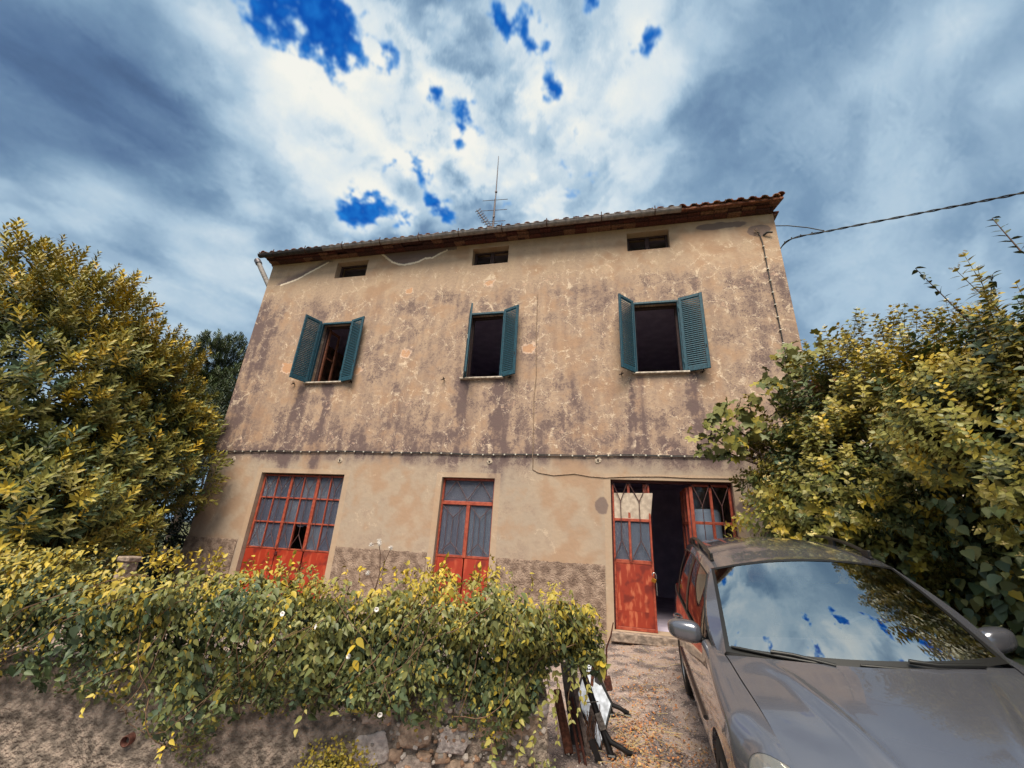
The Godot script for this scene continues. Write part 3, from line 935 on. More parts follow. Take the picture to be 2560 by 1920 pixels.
func build_windows() -> void:
	var teal := worn(Color(0.035, 0.19, 0.255), Color(0.11, 0.32, 0.39), 111, 1.9, 0.6, 0.0, 0.04)
	var marble := worn(Color(0.62, 0.58, 0.54), Color(0.80, 0.75, 0.70), 112, 2.0, 0.7)
	var wood := worn(Color(0.36, 0.20, 0.14), Color(0.52, 0.32, 0.23), 113, 3.0, 0.6)
	var dark_wood := worn(Color(0.17, 0.11, 0.12), Color(0.27, 0.19, 0.19), 114, 3.0, 0.7)
	var steel := mat(Color(0.62, 0.62, 0.60), 0.4, 0.8)
	var iron := worn(Color(0.08, 0.06, 0.06), Color(0.18, 0.12, 0.10), 115, 5.0, 0.8)
	var glass := mat(Color(0.05, 0.05, 0.06, 0.15), 0.03, 0.0, 0.2)
	glass.transparency = BaseMaterial3D.TRANSPARENCY_ALPHA
	# [left leaf direction, right leaf direction, leaf width]
	var leaves := [[Vector3(-0.36, 0, 0.93), Vector3(0.95, 0, 0.31)], [Vector3(0.40, 0, 0.916), Vector3(0.90, 0, 0.44)], [Vector3(-0.66, 0, 0.75), Vector3(0.93, 0, 0.37)]]
	var slat := MB.new()
	slat.box(Vector3.ZERO, Vector3(1.0, 0.054, 0.009), 0.002)
	var slat_m := slat.mesh()
	for k in 3:
		var w: Array = wins[k]
		var f := MB.new()
		var t := 0.05
		f.box(Vector3(w[0] + t / 2 - 0.012, (w[2] + w[3]) / 2, FZ - 0.03), Vector3(t, w[3] - w[2] - 0.004, 0.075), 0.005)
		f.box(Vector3(w[1] - t / 2 + 0.012, (w[2] + w[3]) / 2, FZ - 0.03), Vector3(t, w[3] - w[2] - 0.004, 0.075), 0.005)
		f.box(Vector3((w[0] + w[1]) / 2, w[3] - t / 2 + 0.012, FZ - 0.031), Vector3(w[1] - w[0] - 2 * t + 0.03, t, 0.07), 0.005)
		var win := obj("shutter_window", f, teal, house)
		bx("sill", Vector3((w[0] + w[1]) / 2, w[2] - 0.012, FZ - 0.10), Vector3(w[1] - w[0] + 0.14, 0.034, 0.36), marble, win, 0.006)
		# inner wooden frame
		var inner := MB.new()
		for s in [w[0] + 0.03, w[1] - 0.03]:
			inner.box(Vector3(s, (w[2] + w[3]) / 2, FZ - 0.22), Vector3(0.06, w[3] - w[2] - 0.02, 0.06), 0.006)
		inner.box(Vector3((w[0] + w[1]) / 2, w[3] - 0.035, FZ - 0.221), Vector3(w[1] - w[0] - 0.12, 0.06, 0.06), 0.006)
		obj("inner_frame", inner, dark_wood, win)
		if k == 0:
			# one casement swung inwards on the left
			var cs := MB.new()
			var bs := Basis(Vector3.UP, deg_to_rad(86))
			var hinge := Vector3(w[0] + 0.07, w[2] + 0.02, FZ - 0.25)
			for q in [[0.03, 0.8, 0.06, 1.56], [0.37, 0.8, 0.06, 1.56], [0.2, 0.05, 0.28, 0.06], [0.2, 1.54, 0.28, 0.06], [0.2, 0.8, 0.28, 0.03]]:
				cs.box(hinge + bs * Vector3(q[0], q[1], 0), Vector3(q[2], q[3], 0.04), 0.005, bs)
			obj("casement", cs, wood, win)
		for s in 2:
			var d: Vector3 = leaves[k][s].normalized()
			var lw: float = (w[1] - w[0]) * 0.5 - 0.005
			var lh: float = w[3] - w[2] + 0.03
			var hinge := Vector3([w[0] + 0.012, w[1] - 0.012][s], w[2] - 0.008, FZ + 0.03)
			var bs := Basis(d, Vector3.UP, d.cross(Vector3.UP))
			var sh := MB.new()
			sh.box(Vector3(0.03, lh / 2, 0), Vector3(0.06, lh, 0.038), 0.005)
			sh.box(Vector3(lw - 0.03, lh / 2, 0), Vector3(0.06, lh, 0.038), 0.005)
			sh.box(Vector3(lw / 2, 0.045, 0), Vector3(lw - 0.12, 0.09, 0.034), 0.005)
			sh.box(Vector3(lw / 2, lh - 0.035, 0), Vector3(lw - 0.12, 0.07, 0.034), 0.005)
			var leaf := obj("shutter", sh, teal, house, Transform3D(bs, hinge))
			var m := 34
			for q in m:
				var o := MeshInstance3D.new()
				o.name = "slat"
				o.mesh = slat_m
				o.material_override = teal
				o.transform = Transform3D(Basis(Vector3.RIGHT, (0.50 if s == 0 else -0.50) + rng.randf_range(-0.03, 0.03)) * Basis.from_scale(Vector3(lw - 0.12, 1, 1)), Vector3(lw / 2, 0.112 + (lh - 0.20) * q / float(m - 1), 0))
				leaf.add_child(o, true)
			for y in [0.2, lh - 0.25]:
				var hg := MB.new()
				hg.tube([Vector3(-0.004, y, 0.012), Vector3(-0.004, y + 0.09, 0.012)], [0.011], 6)
				obj("hinge", hg, teal, leaf)
			if s == 0:
				var la := MB.new()
				la.box(Vector3(lw - 0.03, lh * 0.50, 0.027), Vector3(0.025, 0.10, 0.014), 0.003)
				la.tube([Vector3(lw - 0.03, lh * 0.52, 0.03), Vector3(lw - 0.03, lh * 0.52, 0.06), Vector3(lw - 0.10, lh * 0.50, 0.065)], [0.008], 5)
				obj("latch", la, steel, leaf)
			else:
				bx("latch_plate", Vector3(lw - 0.03, lh * 0.28, 0.022), Vector3(0.02, 0.06, 0.01), iron, leaf, 0.002)
			# iron stay in the wall beside the sill
			var st := MB.new()
			var hx: float = [-7.40, -5.83, -3.50, -1.98, 0.345, 1.875][k * 2 + s]
			st.tube([Vector3(hx, 3.27, FZ - 0.02), Vector3(hx, 3.27, FZ + 0.07), Vector3(hx + 0.01, 3.31, FZ + 0.085)], [0.012, 0.012, 0.008], 6)
			st.tube([Vector3(hx - 0.05, 3.25, FZ + 0.06), Vector3(hx + 0.04, 3.285, FZ + 0.06)], [0.010], 5)
			obj("shutter_stay", st, iron, house)
	for k in 3:
		var a: Array = attics[k]
		var f := MB.new()
		var zf := FZ - 0.20
		var fr: Array = [[a[0] + 0.03, (a[2] + a[3]) / 2, 0.06, a[3] - a[2] - 0.01], [a[1] - 0.03, (a[2] + a[3]) / 2, 0.06, a[3] - a[2] - 0.01]]
		for q in fr:
			f.box(Vector3(q[0], q[1], zf), Vector3(q[2], q[3], 0.05), 0.005)
		for y in [a[2] + 0.026, a[3] - 0.026]:
			f.box(Vector3((a[0] + a[1]) / 2, y, zf), Vector3(a[1] - a[0] - 0.125, 0.04, 0.048), 0.005)
		if k > 0:
			f.box(Vector3((a[0] + a[1]) / 2, (a[2] + a[3]) / 2, zf), Vector3(0.10, a[3] - a[2] - 0.1, 0.05), 0.005)
		var win := obj("attic_window", f, dark_wood, house)
		if k == 2:
			bx("board", Vector3(a[1] - 0.25, a[2] + 0.075, zf + 0.05), Vector3(0.36, 0.055, 0.02), marble, win, 0.003)
		bx("pane", Vector3(a[0] + 0.25 if k > 0 else (a[0] + a[1]) / 2, (a[2] + a[3]) / 2, zf - 0.01), Vector3(0.36 if k > 0 else a[1] - a[0] - 0.13, a[3] - a[2] - 0.10, 0.004), glass, win, 0.0)

func rods(x0: float, x1: float, y0: float, y1: float, z: float, top := 0.32, bottom := 0.30) -> MB:
	var g := MB.new()
	var xc := (x0 + x1) / 2
	var r := [0.0075]
	g.tube([Vector3(x0, y1, z), Vector3(xc, y1 - top, z)], r, 5)
	g.tube([Vector3(x1, y1, z), Vector3(xc, y1 - top, z)], r, 5)
	g.tube([Vector3(xc, y1 - top, z), Vector3(xc, y0 + bottom, z)], r, 5)
	g.tube([Vector3(xc, y0 + bottom, z), Vector3(x0, y0, z)], r, 5)
	g.tube([Vector3(xc, y0 + bottom, z), Vector3(x1, y0, z)], r, 5)
	return g

func build_doors() -> void:
	var red := mat(Color.WHITE, 0.5)
	red.albedo_texture = streaks(Color(0.60, 0.19, 0.11), Color(0.68, 0.29, 0.19), Color(0.47, 0.15, 0.11))
	red.uv1_triplanar = true
	red.uv1_world_triplanar = true
	red.uv1_scale = Vector3(0.8, 0.8, 0.8)
	var frame_m := worn(Color(0.52, 0.20, 0.14), Color(0.64, 0.31, 0.22), 122, 1.9, 0.55)
	var dark_red := worn(Color(0.22, 0.06, 0.06), Color(0.33, 0.10, 0.09), 123, 2.0, 0.6)
	var bar_m := worn(Color(0.30, 0.19, 0.19), Color(0.38, 0.26, 0.25), 124, 3.0, 0.6)
	var frost := mat(Color(0.33, 0.35, 0.43, 0.66), 0.20)
	frost.transparency = BaseMaterial3D.TRANSPARENCY_ALPHA
	frost.heightmap_enabled = true
	frost.heightmap_texture = noise_tex(125, 0.09, 2, [])
	frost.heightmap_scale = 0.5
	frost.uv1_triplanar = true
	frost.uv1_world_triplanar = true
	frost.uv1_scale = Vector3(3, 3, 3)
	var frost2: StandardMaterial3D = frost.duplicate()
	frost2.albedo_color = Color(0.40, 0.45, 0.54, 0.66)
	frost2.uv1_scale = Vector3(6, 6, 6)
	frost2.heightmap_scale = 0.9
	var clear := mat(Color(0.08, 0.08, 0.1, 0.10), 0.02)
	clear.transparency = BaseMaterial3D.TRANSPARENCY_ALPHA
	var z := FZ - 0.12
	# --- wide glazed door on the left: three leaves, three rows of two panes each, red sheet below
	var xs := [-7.63, -7.275, -6.904, -6.58, -6.221, -5.905, -5.575]
	var ys := [-0.44, 0.085, 0.598, 1.085]
	var f := MB.new()
	for k in 7:
		var wd: float = [0.05, 0.026, 0.06, 0.026, 0.075, 0.026, 0.05][k]
		f.box(Vector3(xs[k], 0.325, z), Vector3(wd, 1.57, 0.05), 0.005)
	for k in 4:
		for q in 6:
			var wl: float = [0.05, 0.026, 0.06, 0.026, 0.075, 0.026, 0.05][q]
			var wr: float = [0.05, 0.026, 0.06, 0.026, 0.075, 0.026, 0.05][q + 1]
			var a: float = xs[q] + wl / 2
			var c: float = xs[q + 1] - wr / 2
			f.box(Vector3((a + c) / 2, ys[k], z), Vector3(c - a - 0.001, 0.03, 0.042), 0.004)
	var door := obj("glazed_door", f, frame_m, house)
	var pk := 0
	for r in 3:
		for q in 6:
			var a: float = xs[q] + 0.015
			var c: float = xs[q + 1] - 0.015
			pk += 1
			if r == 0 and q == 3:
				# the broken pane: only a jagged remnant along its top edge
				var br := MB.new()
				var jag := []
				for e in 7:
					jag.append(Vector3(lerpf(a, c, e / 6.0), ys[1] - 0.03 - 0.05 * absf(sin(e * 2.4)), z - 0.012))
				for e in 6:
					br.quad(jag[e], jag[e + 1], Vector3(jag[e + 1].x, ys[1], z - 0.012), Vector3(jag[e].x, ys[1], z - 0.012))
				var piece := obj("pane", br, frost, door)
				piece.set_meta("label", "broken pane with a dark hole")
				continue
			var tilt := Basis(Vector3.UP, rng.randf_range(-0.012, 0.012)) * Basis(Vector3.RIGHT, rng.randf_range(-0.012, 0.012))
			bx("pane", Vector3((a + c) / 2, (ys[r] + ys[r + 1]) / 2, z - 0.012), Vector3(c - a, ys[r + 1] - ys[r] - 0.02, 0.004), frost2 if pk % 4 == 1 or (r == 2 and q == 3) else frost, door, 0.0, tilt)
	for q in 6:
		obj("grille_bar", rods(xs[q] + 0.02, xs[q + 1] - 0.02, -0.42, 1.07, z + 0.045, 0.30, 0.28), bar_m, door)
		if q % 2 == 0:
			var e := MB.new()
			e.tube([Vector3(xs[q] + 0.09, 0.60, z + 0.045), Vector3(xs[q] + 0.09, -0.2, z + 0.045)], [0.006], 5)
			obj("grille_bar", e, bar_m, door)
	for q in 3:
		var a: float = [-7.66, -6.892, -6.206][q]
		var c: float = [-6.912, -6.236, -5.542][q]
		bx("sheet_panel", Vector3((a + c) / 2, -0.885, z - 0.003), Vector3(c - a, 0.85, 0.036), red, door, 0.006)
	bx("lock_box", Vector3(-6.86, -0.53, z + 0.03), Vector3(0.05, 0.07, 0.025), dark_red, door, 0.005)
	# --- narrow double door in the middle with a fanlight
	f = MB.new()
	for x in [-3.262, -2.189]:
		f.box(Vector3(x, -0.09, z), Vector3(0.036, 2.42, 0.05), 0.004)
	f.box(Vector3(-2.7255, 0.64, z), Vector3(1.035, 0.075, 0.06), 0.008)
	f.box(Vector3(-2.7255, 1.105, z), Vector3(1.035, 0.04, 0.05), 0.004)
	f.box(Vector3(-2.7, 0.115, z + 0.002), Vector3(0.075, 0.97, 0.05), 0.006)
	for q in [[-3.243, -2.739], [-2.661, -2.208]]:
		f.box(Vector3((q[0] + q[1]) / 2, -0.345, z), Vector3(q[1] - q[0], 0.045, 0.046), 0.004)
	door = obj("double_door", f, frame_m, house)
	bx("pane", Vector3(-2.7255, 0.88, z - 0.012), Vector3(1.03, 0.41, 0.004), frost, door, 0.0)
	for k in 2:
		var a: float = [-3.24, -2.66][k]
		var c: float = [-2.74, -2.21][k]
		bx("pane", Vector3((a + c) / 2, 0.14, z - 0.012), Vector3(c - a, 0.93, 0.004), frost2 if k == 1 else frost, door, 0.0)
		var g := MB.new()
		var zz := z + 0.04
		var xc := (a + c) / 2
		for s in [a + 0.02, c - 0.02]:
			g.tube([Vector3(s, 0.58, zz), Vector3(xc, 0.36, zz)], [0.007], 5)
			g.tube([Vector3(s, -0.31, zz), Vector3(xc, -0.10, zz)], [0.007], 5)
		for s in [0.25, 0.5, 0.75]:
			var d := absf(s - 0.5)
			g.tube([Vector3(lerpf(a, c, s), 0.36 + d * 0.88, zz), Vector3(lerpf(a, c, s), -0.10 - d * 0.84, zz)], [0.006], 5)
		obj("grille_bar", g, bar_m, door)
		bx("sheet_panel", Vector3((a + c) / 2, -0.835, z - 0.003), Vector3(c - a + 0.06, 0.93, 0.036), red, door, 0.006)
		var t := MB.new()
		var x0 := -3.24 + k * 0.515
		t.tube([Vector3(x0, 0.69, zz), Vector3(x0 + 0.257, 1.075, zz)], [0.008], 5)
		t.tube([Vector3(x0 + 0.515, 0.69, zz), Vector3(x0 + 0.257, 1.075, zz)], [0.008], 5)
		obj("grille_bar", t, bar_m, door)
	# --- wide door on the right: left and right leaves shut, the middle one folded open
	f = MB.new()
	f.box(Vector3(1.106, 1.15, z - 0.02), Vector3(2.08, 0.04, 0.10), 0.004)
	f.box(Vector3(2.138, -0.06, z - 0.02), Vector3(0.03, 2.40, 0.1), 0.004)
	f.box(Vector3(0.078, -0.06, z - 0.02), Vector3(0.03, 2.40, 0.1), 0.004)
	door = obj("garage_door", f, dark_red, house)
	f = MB.new()
	for q in [[0.103, 0.036], [0.738, 0.036]]:
		f.box(Vector3(q[0], -0.10, z + 0.004), Vector3(q[1], 2.38, 0.042), 0.004)
	for q in [[0.465, 0.05], [-0.232, 0.06], [-1.265, 0.05]]:
		f.box(Vector3(0.4205, q[0], z + 0.004), Vector3(0.598, q[1], 0.04), 0.004)
	f.box(Vector3(0.378, 0.12, z + 0.004), Vector3(0.04, 0.64, 0.04), 0.004)
	f.box(Vector3(0.384, 0.80, z + 0.002), Vector3(0.045, 0.60, 0.036), 0.004)
	f.box(Vector3(0.680, 0.95, z - 0.03), Vector3(0.075, 0.32, 0.02), 0.004)
	var leaf := obj("left_door_leaf", f, frame_m, house)
	bx("pane", Vector3(0.24, 0.117, z - 0.006), Vector3(0.235, 0.636, 0.004), frost, leaf, 0.0)
	bx("pane", Vector3(0.559, 0.117, z - 0.006), Vector3(0.318, 0.636, 0.004), frost2, leaf, 0.0)
	var rusty := mat(Color.WHITE, 0.5)
	rusty.uv1_triplanar = true
	rusty.uv1_world_triplanar = true
	rusty.albedo_texture = streaks(Color(0.56, 0.19, 0.115), Color(0.70, 0.37, 0.26), Color(0.44, 0.14, 0.10))
	bx("sheet_panel", Vector3(0.4205, -0.75, z + 0.006), Vector3(0.598, 0.976, 0.024), rusty, leaf, 0.004)
	for q in [[0.10, 0.37], [0.39, 0.735]]:
		obj("grille_bar", rods(q[0], q[1], -0.22, 1.13, z + 0.05, 0.34, 0.34), bar_m, leaf)
	f = MB.new()
	for q in [[1.468, 0.06], [2.105, 0.036]]:
		f.box(Vector3(q[0], -0.10, z + 0.004), Vector3(q[1], 2.38, 0.042), 0.004)
	f.box(Vector3(1.793, -0.10, z + 0.004), Vector3(0.045, 2.36, 0.04), 0.004)
	for q in [[0.47, 0.05], [-0.232, 0.06], [-1.265, 0.05], [1.11, 0.04]]:
		for e in [[1.498, 1.7705], [1.8155, 2.087]]:
			f.box(Vector3((e[0] + e[1]) / 2, q[0], z + 0.004), Vector3(e[1] - e[0], q[1], 0.038), 0.004)
	leaf = obj("right_door_leaf", f, frame_m, house)
	for e in [[1.498, 1.7705], [1.8155, 2.087]]:
		bx("pane", Vector3((e[0] + e[1]) / 2, 0.79, z - 0.006), Vector3(e[1] - e[0], 0.60, 0.004), clear, leaf, 0.0)
		bx("pane", Vector3((e[0] + e[1]) / 2, 0.12, z - 0.006), Vector3(e[1] - e[0], 0.64, 0.004), clear, leaf, 0.0)
		bx("sheet_panel", Vector3((e[0] + e[1]) / 2, -0.75, z + 0.006), Vector3(e[1] - e[0], 0.976, 0.024), red, leaf, 0.004)
		obj("grille_bar", rods(e[0], e[1], -0.22, 1.10, z + 0.05, 0.34, 0.34), bar_m, leaf)
	f = MB.new()
	for q in [[-0.03, 0.04], [-0.36, 0.04], [-0.66, 0.05]]:
		f.box(Vector3(1.415, -0.10, z - 0.03 + q[0]), Vector3(0.042, 2.36, q[1]), 0.004)
	for y in [1.06, 0.47, -0.232, -1.25]:
		f.box(Vector3(1.415, y, z - 0.375), Vector3(0.036, 0.05, 0.56), 0.004)
	f.box(Vector3(1.415, -0.75, z - 0.375), Vector3(0.02, 0.98, 0.56), 0.0)
	leaf = obj("folded_door_leaf", f, frame_m, house)
	bx("pane", Vector3(1.415, 0.12, z - 0.375), Vector3(0.004, 0.65, 0.60), frost, leaf, 0.0)

func streaks(a: Color, b: Color, c: Color) -> ImageTexture:
	var W := 128
	var H := 256
	var n := noise(131, 0.05, 4)
	var n2 := noise(132, 0.02, 3)
	var im := Image.create_empty(W, H, false, Image.FORMAT_RGB8)
	for y in H:
		for x in W:
			var s := n.get_noise_2d(x * 1.5, y * 0.16)
			var t := n2.get_noise_2d(x, y * 0.6)
			var col := a.lerp(b, smoothstep(0.05, 0.5, s + 0.35 * t)).lerp(c, smoothstep(0.05, 0.45, -t + 0.3 * s))
			im.set_pixel(x, y, col)
	return ImageTexture.create_from_image(im)

# ------------------------------------------------------------------ things on and about the house front
func build_facade_things() -> void:
	var black := mat(Color(0.10, 0.09, 0.10), 0.5)
	var clipm := mat(Color(0.78, 0.76, 0.72), 0.5, 0.3)
	var greyw := worn(Color(0.45, 0.38, 0.33), Color(0.62, 0.52, 0.43), 141, 3.0, 0.8)
	# bundle of cables across the front at floor height
	var root := thing("facade_cable", "black cable bundle clipped across the whole front above the ground-floor doors", "cable", Vector3(-9.1, 1.60, FZ))
	var path := []
	var x := -9.14
	while x < 3.5:
		path.append(Vector3(x, 1.600 + 0.008 * sin(x * 3.1) + 0.01 * sin(x * 0.9), FZ + 0.025))
		x += 0.18
	var g := MB.new()
	g.tube(path, [0.011], 6)
	obj("cable", g, black, root)
	var p2 := []
	for p in path:
		p2.append(p + Vector3(0.03, 0.020 + 0.005 * sin(p.x * 5.0), 0.003))
	g = MB.new()
	g.tube(p2, [0.008], 6)
	obj("cable", g, black, root)
	var clip := MB.new()
	clip.box(Vector3.ZERO, Vector3(0.030, 0.030, 0.05), 0.006)
	var cm := clip.mesh()
	x = -9.0
	while x < 3.2:
		obj("clip", cm, clipm, root, Transform3D(Basis(), Vector3(x, 1.606 + 0.008 * sin(x * 3.1) + 0.01 * sin(x * 0.9), FZ + 0.025)))
		x += 0.226
	# cable down the right-hand corner
	root = thing("corner_cable", "dark cable with pale clips running down beside the right corner of the house", "cable", Vector3(3.35, 3.0, FZ))
	path = [Vector3(3.30, 6.52, FZ + 0.02), Vector3(3.335, 6.35, FZ + 0.025), Vector3(3.353, 6.19, FZ + 0.02), Vector3(3.352, 5.3, FZ + 0.02), Vector3(3.362, 4.6, FZ + 0.022), Vector3(3.363, 3.77, FZ + 0.02), Vector3(3.367, 3.0, FZ + 0.02), Vector3(3.37, 1.62, FZ + 0.02)]
	g = MB.new()
	g.tube(path, [0.010], 6)
	obj("cable", g, black, root)
	clip = MB.new()
	clip.box(Vector3.ZERO, Vector3(0.044, 0.020, 0.04), 0.005)
	cm = clip.mesh()
	var y := 6.1
	while y > 1.8:
		obj("clip", cm, clipm, root, Transform3D(Basis(), Vector3(3.353 + (6.1 - y) * 0.004, y, FZ + 0.022)))
		y -= 0.285
	g = MB.new()
	for k in 5:
		var a := k * 1.3
		g.tube([Vector3(3.30, 6.50, FZ + 0.02), Vector3(3.27 + 0.06 * cos(a), 6.52 + 0.06 * sin(a), FZ + 0.05), Vector3(3.29 + 0.05 * cos(a + 1), 6.47 + 0.05 * sin(a + 1), FZ + 0.03)], [0.007], 5)
	obj("loose_ends", g, greyw, root)
	g = MB.new()
	g.tube([Vector3(3.40, 6.40, FZ + 0.01), Vector3(3.46, 6.43, FZ + 0.06), Vector3(3.56, 6.41, FZ + 0.07)], [0.02], 6)
	obj("bracket", g, black, root)
	# thin painted-over wire
	g = MB.new()
	path = [Vector3(-1.452, 5.34, FZ + 0.008), Vector3(-1.45, 4.3, FZ + 0.008), Vector3(-1.412, 3.3, FZ + 0.008), Vector3(-1.445, 2.8, FZ + 0.008), Vector3(-1.42, 1.7, FZ + 0.006), Vector3(-1.418, 1.585, FZ + 0.05), Vector3(-1.41, 1.5, FZ + 0.008), Vector3(-1.412, 1.32, FZ + 0.008), Vector3(-1.30, 1.26, FZ + 0.008), Vector3(-1.0, 1.215, FZ + 0.008),
		Vector3(-0.6, 1.255, FZ + 0.008), Vector3(-0.3, 1.21, FZ + 0.008), Vector3(-0.04, 1.195, FZ + 0.008), Vector3(0.4, 1.225, FZ + 0.008), Vector3(0.95, 1.24, FZ + 0.008), Vector3(1.5, 1.225, FZ + 0.008), Vector3(1.96, 1.232, FZ + 0.008), Vector3(2.34, 1.234, FZ + 0.008), Vector3(3.2, 1.25, FZ + 0.008)]
	g.tube(path, [0.009], 5)
	tag(obj("wall_wire", g, greyw), "thin pale wire hanging from above the cable and running over the garage door", "wire")
	# round anchor plates of the tie rods
	var chalk := worn(Color(0.62, 0.56, 0.50), Color(0.80, 0.74, 0.68), 142, 4.0, 0.95, 1.0)
	for q in [[-5.715, 1.43, "round chalky wall anchor over the wide glazed door"], [-2.303, 1.462, "round wall anchor under the dark streak over the narrow door"], [-0.155, 1.52, "round chalky wall anchor between the narrow door and the garage door"], [-8.556, 1.41, "faint round wall anchor near the left corner of the house"]]:
		var r := thing("wall_anchor", q[2], "wall anchor", Vector3(q[0], q[1], FZ), "wall anchors under the cable")
		g = MB.new()
		var pts := []
		for k in 12:
			var a := TAU * k / 12
			var rr := 0.062 * rng.randf_range(0.85, 1.15)
			pts.append(Vector3(cos(a) * rr, sin(a) * rr, 0))
		for k in 12:
			var a: Vector3 = pts[k]
			var c: Vector3 = pts[(k + 1) % 12]
			var f := Vector3(0, 0, 0.014)
			g.quad(a, c, c * 0.85 + f, a * 0.85 + f)
			g.tri(f * 1.2, a * 0.85 + f, c * 0.85 + f)
		var o := obj("plate", g, chalk, r)
		o.position = Vector3.ZERO
		g = MB.new()
		g.tube([Vector3(0, 0, 0.01), Vector3(0, 0, 0.03)], [0.018], 8)
		o = obj("bolt", g, mat(Color(0.28, 0.22, 0.2), 0.7, 0.4), r)
		o.position = Vector3.ZERO
	# paper or card over the upper panes of the open door
	g = MB.new()
	var rows := []
	for r in 8:
		var row := []
		for c in 10:
			var u := c / 9.0
			var v := r / 7.0
			var px := lerpf(lerpf(0.084, 0.806, u), lerpf(0.088, 0.748, u), v)
			var py := lerpf(0.935 + 0.012 * u, 0.47 + 0.016 * u, v)
			row.append(Vector3(px, py, FZ - 0.105 + 0.02 * sin(u * 3.1) * (1 - v) + 0.05 * pow(u, 6) * (1 - v)))
		rows.append(row)
	g.grid(rows, true)
	tag(obj("paper_sheet", g, worn(Color(0.66, 0.60, 0.55), Color(0.78, 0.72, 0.66), 143, 1.5, 0.9)), "pale sheet of card covering the upper panes of the red garage door leaf", "sheet")
	# padlock
	root = thing("padlock", "brass padlock hanging open from the red door leaf's edge", "padlock", Vector3(0.735, -0.50, FZ - 0.06))
	var brass := mat(Color(0.72, 0.50, 0.20), 0.35, 0.8)
	var steel := mat(Color(0.75, 0.75, 0.74), 0.25, 0.9)
	var o := bx("body", Vector3(0.0, 0.0, 0.03), Vector3(0.075, 0.065, 0.028), brass, null, 0.008, Basis(Vector3.BACK, -0.35))
	remove_child(o); root.add_child(o)
	g = MB.new()
	path = []
	for k in 10:
		var a := PI * k / 9.0
		path.append(Vector3(cos(a) * 0.032, 0.075 + sin(a) * 0.045, 0.03))
	path.push_front(Vector3(0.032, 0.03, 0.03))
	g.tube(path, [0.009], 7)
	o = obj("shackle", g, steel, root); o.position = Vector3(0.01, 0.0, 0.0)
	g = MB.new()
	for k in 7:
		g.tube([Vector3(0.035 + 0.006 * (k % 2), -0.03 - k * 0.028, 0.03), Vector3(0.045 - 0.006 * (k % 2), -0.06 - k * 0.028, 0.032)], [0.007], 5)
	o = obj("chain", g, steel, root); o.position = Vector3.ZERO
	# drum behind the right leaf
	root = thing("plastic_drum", "pale blue plastic drum standing behind the panes of the right door leaf", "drum", Vector3(1.74, -1.31, FZ - 0.58))
	g = MB.new()
	rows = []
	for q in [[0.0, 0.0], [0.25, 0.0], [0.28, 0.04], [0.285, 0.5], [0.295, 0.55], [0.285, 0.6], [0.285, 1.3], [0.295, 1.35], [0.285, 1.4], [0.28, 1.98], [0.25, 2.04], [0.0, 2.05]]:
		var row := []
		for k in 25:
			var a := TAU * k / 24
			row.append(Vector3(cos(a) * q[0], q[1], sin(a) * q[0]))
		rows.append(row)
	g.grid(rows)
	o = obj("barrel", g, mat(Color(0.66, 0.74, 0.86), 0.5), root); o.position = Vector3.ZERO
	g = MB.new()
	g.tube([Vector3(0.12, 2.05, 0), Vector3(0.12, 2.09, 0)], [0.04], 10)
	o = obj("cap", g, black, root); o.position = Vector3.ZERO
	# aerials
	var alu := mat(Color(0.34, 0.32, 0.34), 0.5, 0.6)
	root = thing("tv_aerial", "tall rooftop mast with a ladder of thin aerial rods", "aerial", Vector3(-3.33, 7.75, -10))
	g = MB.new()
	g.tube([Vector3(-3.32, 7.7, -10), Vector3(-3.34, 9.4, -10), Vector3(-3.37, 11.4, -10), Vector3(-3.386, 12.42, -10)], [0.022, 0.022, 0.018, 0.010], 6)
	obj("mast", g, alu, root)
	g = MB.new()
	g.tube([Vector3(-3.40, 7.75, -10.05), Vector3(-3.39, 10.54, -10.05)], [0.022], 6)
	obj("mast", g, alu, root)
	for q in [[10.5, 0.42], [10.07, 0.42], [9.61, 0.40], [9.52, 0.16]]:
		g = MB.new()
		g.tube([Vector3(-3.39 - q[1], q[0] + 0.01, -10.03), Vector3(-3.39 + q[1] * 1.05, q[0] - 0.05, -10.03)], [0.010], 5)
		obj("rod", g, alu, root)
	for y_ in [9.75, 10.8]:
		bx("clamp", Vector3(-3.36, y_, -10.0), Vector3(0.07, 0.07, 0.07), alu, root, 0.01)
	root = thing("slanted_aerial", "short slanted rooftop aerial with many small cross loops", "aerial", Vector3(-3.5, 7.9, -10))
	g = MB.new()
	g.tube([Vector3(-3.42, 8.6, -10.0), Vector3(-3.50, 9.35, -10.0), Vector3(-3.97, 10.12, -10.0)], [0.022, 0.02, 0.02], 6)
	obj("boom", g, alu, root)
	for k in 8:
		var t := k / 7.5
		var c := Vector3(-3.51, 9.36, -10).lerp(Vector3(-3.96, 10.1, -10), t)
		g = MB.new()
		g.tube([c + Vector3(-0.08, -0.03, 0.02), c + Vector3(0.09, 0.05, 0.02)], [0.012], 5)
		g.tube([c + Vector3(0.09, 0.05, 0.02), c + Vector3(0.10, 0.10, 0.02), c + Vector3(0.03, 0.06, 0.03)], [0.008], 5)
		obj("rod", g, alu, root)
	# flue on the left wall
	root = thing("flue_pipe", "grey flue pipe jutting from the left wall below the eaves", "pipe", Vector3(HL, 6.2, -8.4))
	g = MB.new()
	g.tube([Vector3(HL + 0.05, 5.95, -8.4), Vector3(-9.52, 6.53, -8.4), Vector3(-10.25, 7.52, -8.4)], [0.07], 10)
	obj("pipe", g, worn(Color(0.40, 0.38, 0.38), Color(0.52, 0.49, 0.48), 144, 2.0, 0.7), root)
	g = MB.new()
	g.tube([Vector3(-10.18, 7.43, -8.4), Vector3(-10.29, 7.57, -8.4)], [0.092], 10)
	obj("collar", g, alu, root)
